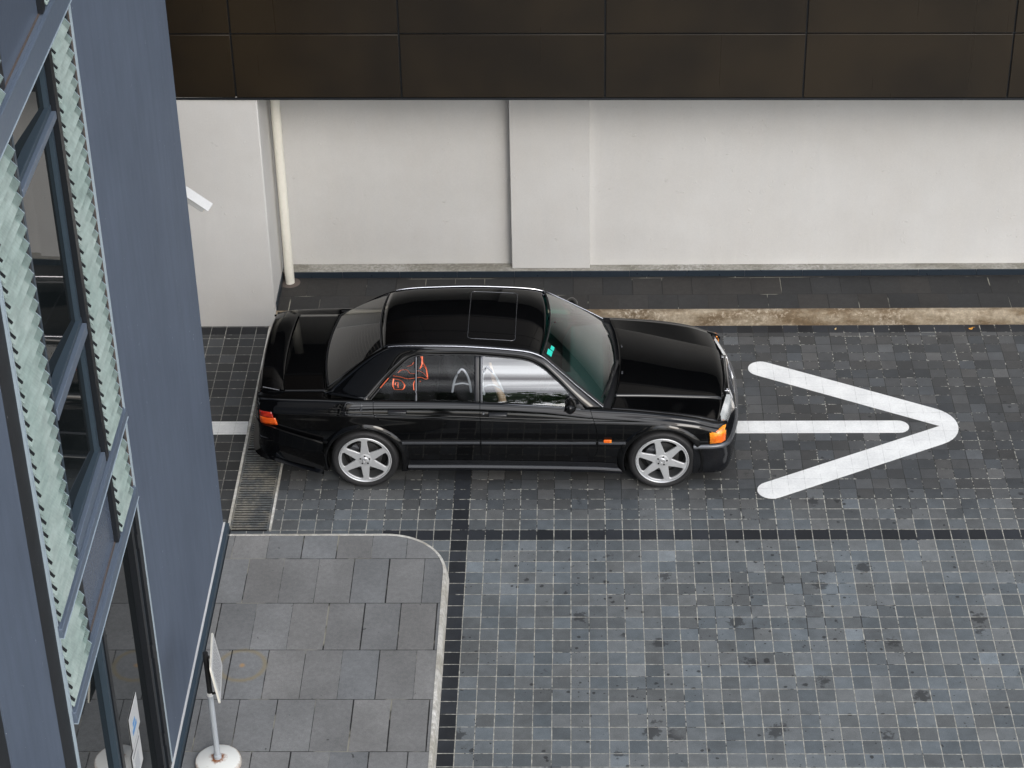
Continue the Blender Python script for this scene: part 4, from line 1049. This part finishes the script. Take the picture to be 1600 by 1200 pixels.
# ---- wheels
def rim_loops():
    Ro = .232; lo = [(Ro*math.cos(2*PI*i/90), Ro*math.sin(2*PI*i/90)) for i in range(90)]; loops = [lo]
    c0, c1, c2 = (.080, 0), (.188, .0790), (.2145, .050)
    half = [(.0805, .0), (.083, .0065), (.090, .0125)]
    half += [(lerp(.090, .172, t), lerp(.0125, .0735, t)) for t in (.2, .4, .6, .8, .95)]
    half += [(.182, .0785), (.190, .0780), (.1955, .0735)]
    half += [(.2135*math.cos(R(a)), .2135*math.sin(R(a))) for a in (18, 14, 10, 5, 0)]
    pts = [(math.hypot(a, b_), math.atan2(b_, a)) for a, b_ in half]; full = pts+[(r_, -a) for r_, a in pts[::-1][1:-1]]
    for k_ in range(6):
        a0 = k_*PI/3; loops.append([(r_*math.cos(a0+a), r_*math.sin(a0+a)) for r_, a in full])
    return loops
rim_me = curve_mesh(rim_loops(), .006, .0035)
rim_me.materials.append(MT['alloy'])
def wheel(ax, sgn, rot):
    we = empty('wheel', (ax, sgn*.842, .300)); we.parent = car; we.rotation_euler = (0, 0, 0 if sgn < 0 else PI)
    # outward is -y
    m_ = MB(); m_.lathe([(.236, .004), (.246, -.004), (.262, -.012), (.282, -.010), (.296, .006), (.304, .028), (.306, .06), (.306, .15), (.304, .18), (.290, .205), (.240, .205)], 96, 'y')
    t_ = m_.build('tyre', MT['tyre'], we, sharp=50)
    m_ = MB()
    for rr_ in (.252, .276): m_.lathe([(rr_-.0012, -.009), (rr_, -.0145 if rr_ > .26 else -.0095), (rr_+.0012, -.010)], 96, 'y')
    m_.build('sidewall_rib', MT['tyre'], t_)
    m_ = MB(); m_.lathe([(.240, .000), (.238, -.005), (.232, -.006), (.226, .000), (.222, .012), (.216, .05), (.205, .10), (.20, .19)], 72, 'y'); m_.build('rim_barrel', MT['alloydark'], we, sharp=60)
    m_ = MB(); m_.lathe([(.2395, -.001), (.2385, -.0065), (.2335, -.0085), (.2285, -.004), (.227, .004)], 96, 'y'); m_.build('rim_lip', MT['alloy'], we, sharp=60)
    ro_ = bpy.data.objects.new('rim', rim_me); COL.objects.link(ro_); ro_.parent = we; ro_.rotation_euler = (R(90), R(rot), 0); ro_.location = (0, .010, 0)
    m_ = MB(); m_.lathe([(.062, .016), (.060, -.010), (.054, -.013), (.032, -.013), (.030, -.017), (.026, -.020), (.0, -.021)], 40, 'y', (0, .010, 0)); hb = m_.build('hub_cap', MT['alloy'], we, sharp=30)
    st = star(.022, .0016).build('star_badge', MT['chrome'], hb, loc=(0, -.0125, 0)); st.rotation_euler = (0, R(rot*.6), 0)
    for k_ in range(5):
        a = R(rot)+PI/2+2*PI*k_/5; bx, bz = .0425*math.cos(a), .0425*math.sin(a)
        m_ = MB(); m_.lathe([(.0085, .0), (.0085, -.0045), (.006, -.0055), (.0, -.0055)], 10, 'y', (bx, 0, bz)); m_.build('wheel_bolt', MT['under'], hb)
    m_ = MB(); m_.lathe([(.0, .062), (.07, .062), (.072, .070), (.148, .070), (.148, .092), (.0, .092)], 60, 'y'); m_.build('brake_disc', MT['brake'], we, sharp=30)
    m_ = MB(); rows = []
    for i in range(9):
        a = R(118)+R(48)*i/8; rows.append([(r_*math.cos(a), y, r_*math.sin(a)) for r_, y in ((.095, .045), (.162, .045), (.162, .11), (.095, .11))])
    m_.grid(rows, False, True); m_.add(rows[0], [(0, 1, 2, 3)]); m_.add(rows[-1], [(0, 1, 2, 3)]); m_.build('caliper', MT['trimgrey'], we)
    m_ = MB(); m_.lathe([(.0, .12), (.205, .12)], 40, 'y'); m_.build('wheel_back', MT['under'], we)
wheel(-WX, -1, 0); wheel(WX, -1, -13); wheel(-WX, 1, 10); wheel(WX, 1, 22)
# ---- cabin
m_ = MB(); m_.box((-1.25, -.70, .38), (.85, .70, .41)); m_.box((-1.62, -.60, .80), (-1.12, .60, .85)); m_.box((-1.14, -.66, .40), (-1.10, .66, .84)); bld(m_, 'cabin_floor', MT['under'])
m_ = MB(); m_.hexa([(.42, -.68, .60), (.86, -.70, .60), (.86, .70, .60), (.42, .68, .60)], [(.50, -.66, .775), (.80, -.69, .785), (.80, .69, .785), (.50, .66, .775)]); m_.box((.43, -.52, .77), (.58, -.18, .815)); da = bld(m_, 'dashboard', MT['dash'], bevel=.012)
m_ = MB(); rows = []
for i in range(33):
    a = 2*PI*i/32; c_ = Vector((.27, -.36, .79)); u = Vector((0, 1, 0)); v = Vector((.42, 0, .9)).normalized()
    rows.append(c_+u*math.cos(a)*.185+v*math.sin(a)*.185)
m_.tube(rows, .014, 10, False); c_ = Vector((.27, -.36, .79)); m_.tube([c_-Vector((0, .17, 0)), c_, c_+Vector((0, .17, 0))], [.012, .03, .012], 8); m_.tube([c_, c_+Vector((.16, 0, -.08))], .025, 8); bld(m_, 'steering_wheel', MT['black_rubber'])
def seat(y):
    se = MB()
    def slab(c0, c1, wd0, wd1, th, n=10):
        c0, c1 = Vector(c0), Vector(c1); d = (c1-c0).normalized(); nn = Vector((d.z, 0, -d.x)); rows = []
        for i in range(n+1):
            t = i/n; c_ = c0.lerp(c1, t); w_ = lerp(wd0, wd1, t**2); tt = th*(.55+.45*math.sin(PI*min(1, max(0, t*.9+.06))))
            rows.append([c_+Vector((0, math.copysign(abs(math.cos(a))**.55, math.cos(a))*w_, 0))+nn*math.copysign(abs(math.sin(a))**.7, math.sin(a))*tt for a in [2*PI*k_/18 for k_ in range(18)]])
        se.grid(rows, True, True); se.add(rows[0], [tuple(range(18))]); se.add(rows[-1], [tuple(range(18))])
    slab((-.38, y, .50), (.12, y, .54), .24, .25, .075)
    slab((-.34, y, .55), (-.56, y, 1.02), .25, .17, .065); slab((-.55, y, .98), (-.60, y, 1.17), .17, .11, .05)
    so_ = bld(se, 'seat', MT['fabric'], sharp=60)
    if y < 0:
        for pth, bar in (([(-.544, .807), (-.530, .89), (-.508, .965), (-.451, 1.048), (-.400, .965), (-.385, .89), (-.378, .807)], [(-.527, .885), (-.45, .90), (-.384, .885)]), ([(-.262, .78), (-.275, .87), (-.268, .965), (-.234, 1.073), (-.165, .99), (-.125, .90), (-.092, .81)], [(-.272, .862), (-.19, .885), (-.105, .838)])):
            for q_, rr in ((pth, .010), (bar, .007)):
                wv_ = MB(); wv_.tube(resample([(a+.008, -.625, b_+.080) for a, b_ in q_], 24), rr, 8); wv_.build('seat_piping', MT['seatwhite'], so_)
seat(-.36); seat(.36)
m_ = MB(); m_.box((-1.12, -.64, .42), (-.72, .64, .60)); m_.hexa([(-1.10, -.64, .58), (-.98, -.64, .58), (-.98, .64, .58), (-1.10, .64, .58)], [(-1.22, -.58, .98), (-1.12, -.58, .98), (-1.12, .58, .98), (-1.22, .58, .98)]); bld(m_, 'rear_bench', MT['fabric'], bevel=.03)
# harness / leather strap seen behind the driver's glass
m_ = MB(); m_.tube([(-.08, -.66, .70), (-.10, -.64, .85), (-.17, -.58, 1.0), (-.20, -.52, 1.13)], [.045, .035, .02, .012], 10); bld(m_, 'seat_belt_cover', MT['skin'])
# orange line graphics on the rear side glass
dm = MB()
def gpt(x, z): return (x, -(ysurf(x, z)+.0006), z)
def gline(pts, r_): 
    P2 = resample([(a, 0, b_) for a, b_ in pts], len(pts)*5); m2 = [gpt(p_.x, p_.z) for p_ in P2]
    rows = []
    for i, p_ in enumerate(m2):
        a, b_ = Vector(m2[max(0, i-1)]), Vector(m2[min(len(m2)-1, i+1)]); t = (b_-a).normalized(); n = t.cross(Vector((0, -1, -.6)).normalized()).normalized(); q = Vector(p_)
        rows.append([tuple(q-n*r_), tuple(q+n*r_)])
    dm.grid(rows, False)
gline([(-1.054, 1.077), (-.984, 1.068), (-.921, 1.055), (-.858, 1.06), (-.808, 1.066), (-.757, 1.052), (-.742, 1.058)], .007)
gline([(-1.01, 1.099), (-.972, 1.12), (-.934, 1.121), (-.896, 1.094), (-.865, 1.092), (-.833, 1.114), (-.795, 1.104), (-.747, 1.063)], .004)
gline([(-.747, 1.063), (-.757, 1.122), (-.789, 1.176), (-.808, 1.215)], .006); gline([(-.814, 1.129), (-.795, 1.17), (-.795, 1.215)], .006); gline([(-.814, 1.129), (-.789, 1.145), (-.757, 1.122)], .003)
gline([(-1.047, 1.055), (-.991, 1.045), (-.949, 1.003), (-.972, .972), (-1.035, .973), (-1.054, 1.008), (-1.047, 1.055)], .006)
gline([(-1.007, .988), (-1.010, 1.029), (-1.032, 1.028), (-1.032, 1.005), (-1.009, 1.006)], .0035)
gline([(-.860, 1.041), (-.871, 1.01), (-.867, .968)], .004); gline([(-.814, 1.039), (-.808, 1.031)], .006)
gline([(-1.165, .985), (-1.123, 1.028), (-1.091, 1.06)], .005); gline([(-.928, 1.145), (-.89, 1.154), (-.868, 1.175)], .003)
dm.build('window_decal', MT['orange_ink'], sides[-1, 'r'])
# tax sticker at the top of the windscreen
m_ = MB(); a_ = [wsp(-.93, .05, .004), wsp(-.80, .045, .004), wsp(-.80, .115, .004), wsp(-.93, .12, .004)]; m_.add(a_, [(0, 1, 2, 3)]); a_ = [wsp(-.78, .07, .004), wsp(-.68, .07, .004), wsp(-.68, .12, .004), wsp(-.78, .12, .004)]; m_.add(a_, [(0, 1, 2, 3)]); m_.build('windscreen_sticker', MT['teal'], ws)
m_ = MB(); m_.box((.30, -.12, 1.135), (.325, .10, 1.185)); m_.tube([(.33, 0, 1.17), (.37, 0, 1.23)], .01, 8); bld(m_, 'interior_mirror', MT['black_rubber'], bevel=.006)

# ------------------------------------------------------------------ far green behind the photographer (seen only as reflections)
tag(MB().add([(-120, -150, .02), (120, -150, .02), (120, -34, .02), (-120, -34, .02)], [(0, 1, 2, 3)]).build('grass', MT['grass']), 'mown grass beyond the forecourt', 'grass', kind='stuff')
def tree(x, y, h, rw, seed, label, cat='tree'):
    rnd = random.Random(seed); t = empty('tree', (x, y, 0), rnd.uniform(0, 6), label, cat, 'trees across the forecourt')
    m_ = MB(); m_.tube([(0, 0, 0), (.1, 0, h*.3), (-.1, .1, h*.6), (.1, 0, h*.85)], [h*.025, h*.02, h*.014, h*.004], 9)
    tips = []
    for i in range(9):
        a = i*2.4; z = h*rnd.uniform(.35, .7); e = Vector((math.cos(a)*rw*.7, math.sin(a)*rw*.7, z+h*rnd.uniform(.08, .2))); m_.tube([(0, 0, z), tuple(e*.5+Vector((0, 0, z*.5+.2))), tuple(e)], [h*.011, h*.007, h*.002], 6); tips.append(e)
    m_.build('trunk', MT['bark'], t)
    lf = MB()
    for i in range(2600):
        c_ = rnd.choice(tips+[Vector((0, 0, h*.85))]); d = Vector((rnd.gauss(0, 1), rnd.gauss(0, 1), rnd.gauss(0, .7)))*rw*.24; p_ = c_+d; s_ = rnd.uniform(.25, .55)
        u = Vector((rnd.gauss(0, 1), rnd.gauss(0, 1), rnd.gauss(0, 1))).normalized()*s_; v = u.cross(Vector((rnd.random(), rnd.random(), 1))).normalized()*s_*.5
        lf.add([p_-u, p_+v, p_+u, p_-v], [(0, 1, 2, 3)])
    lf.build('crown', MT['leaf'], t)
tree(-9, -34, 12, 4.2, 1, 'broad leafy tree left of the others across the forecourt'); tree(-2, -38, 14, 5, 2, 'tallest leafy tree across the forecourt'); tree(5.5, -34, 11, 4.4, 3, 'rounded leafy tree in the middle across the forecourt'); tree(12, -37, 13, 5, 4, 'leafy tree right of centre across the forecourt'); tree(20, -35, 11.5, 4.5, 5, 'rightmost leafy tree across the forecourt')
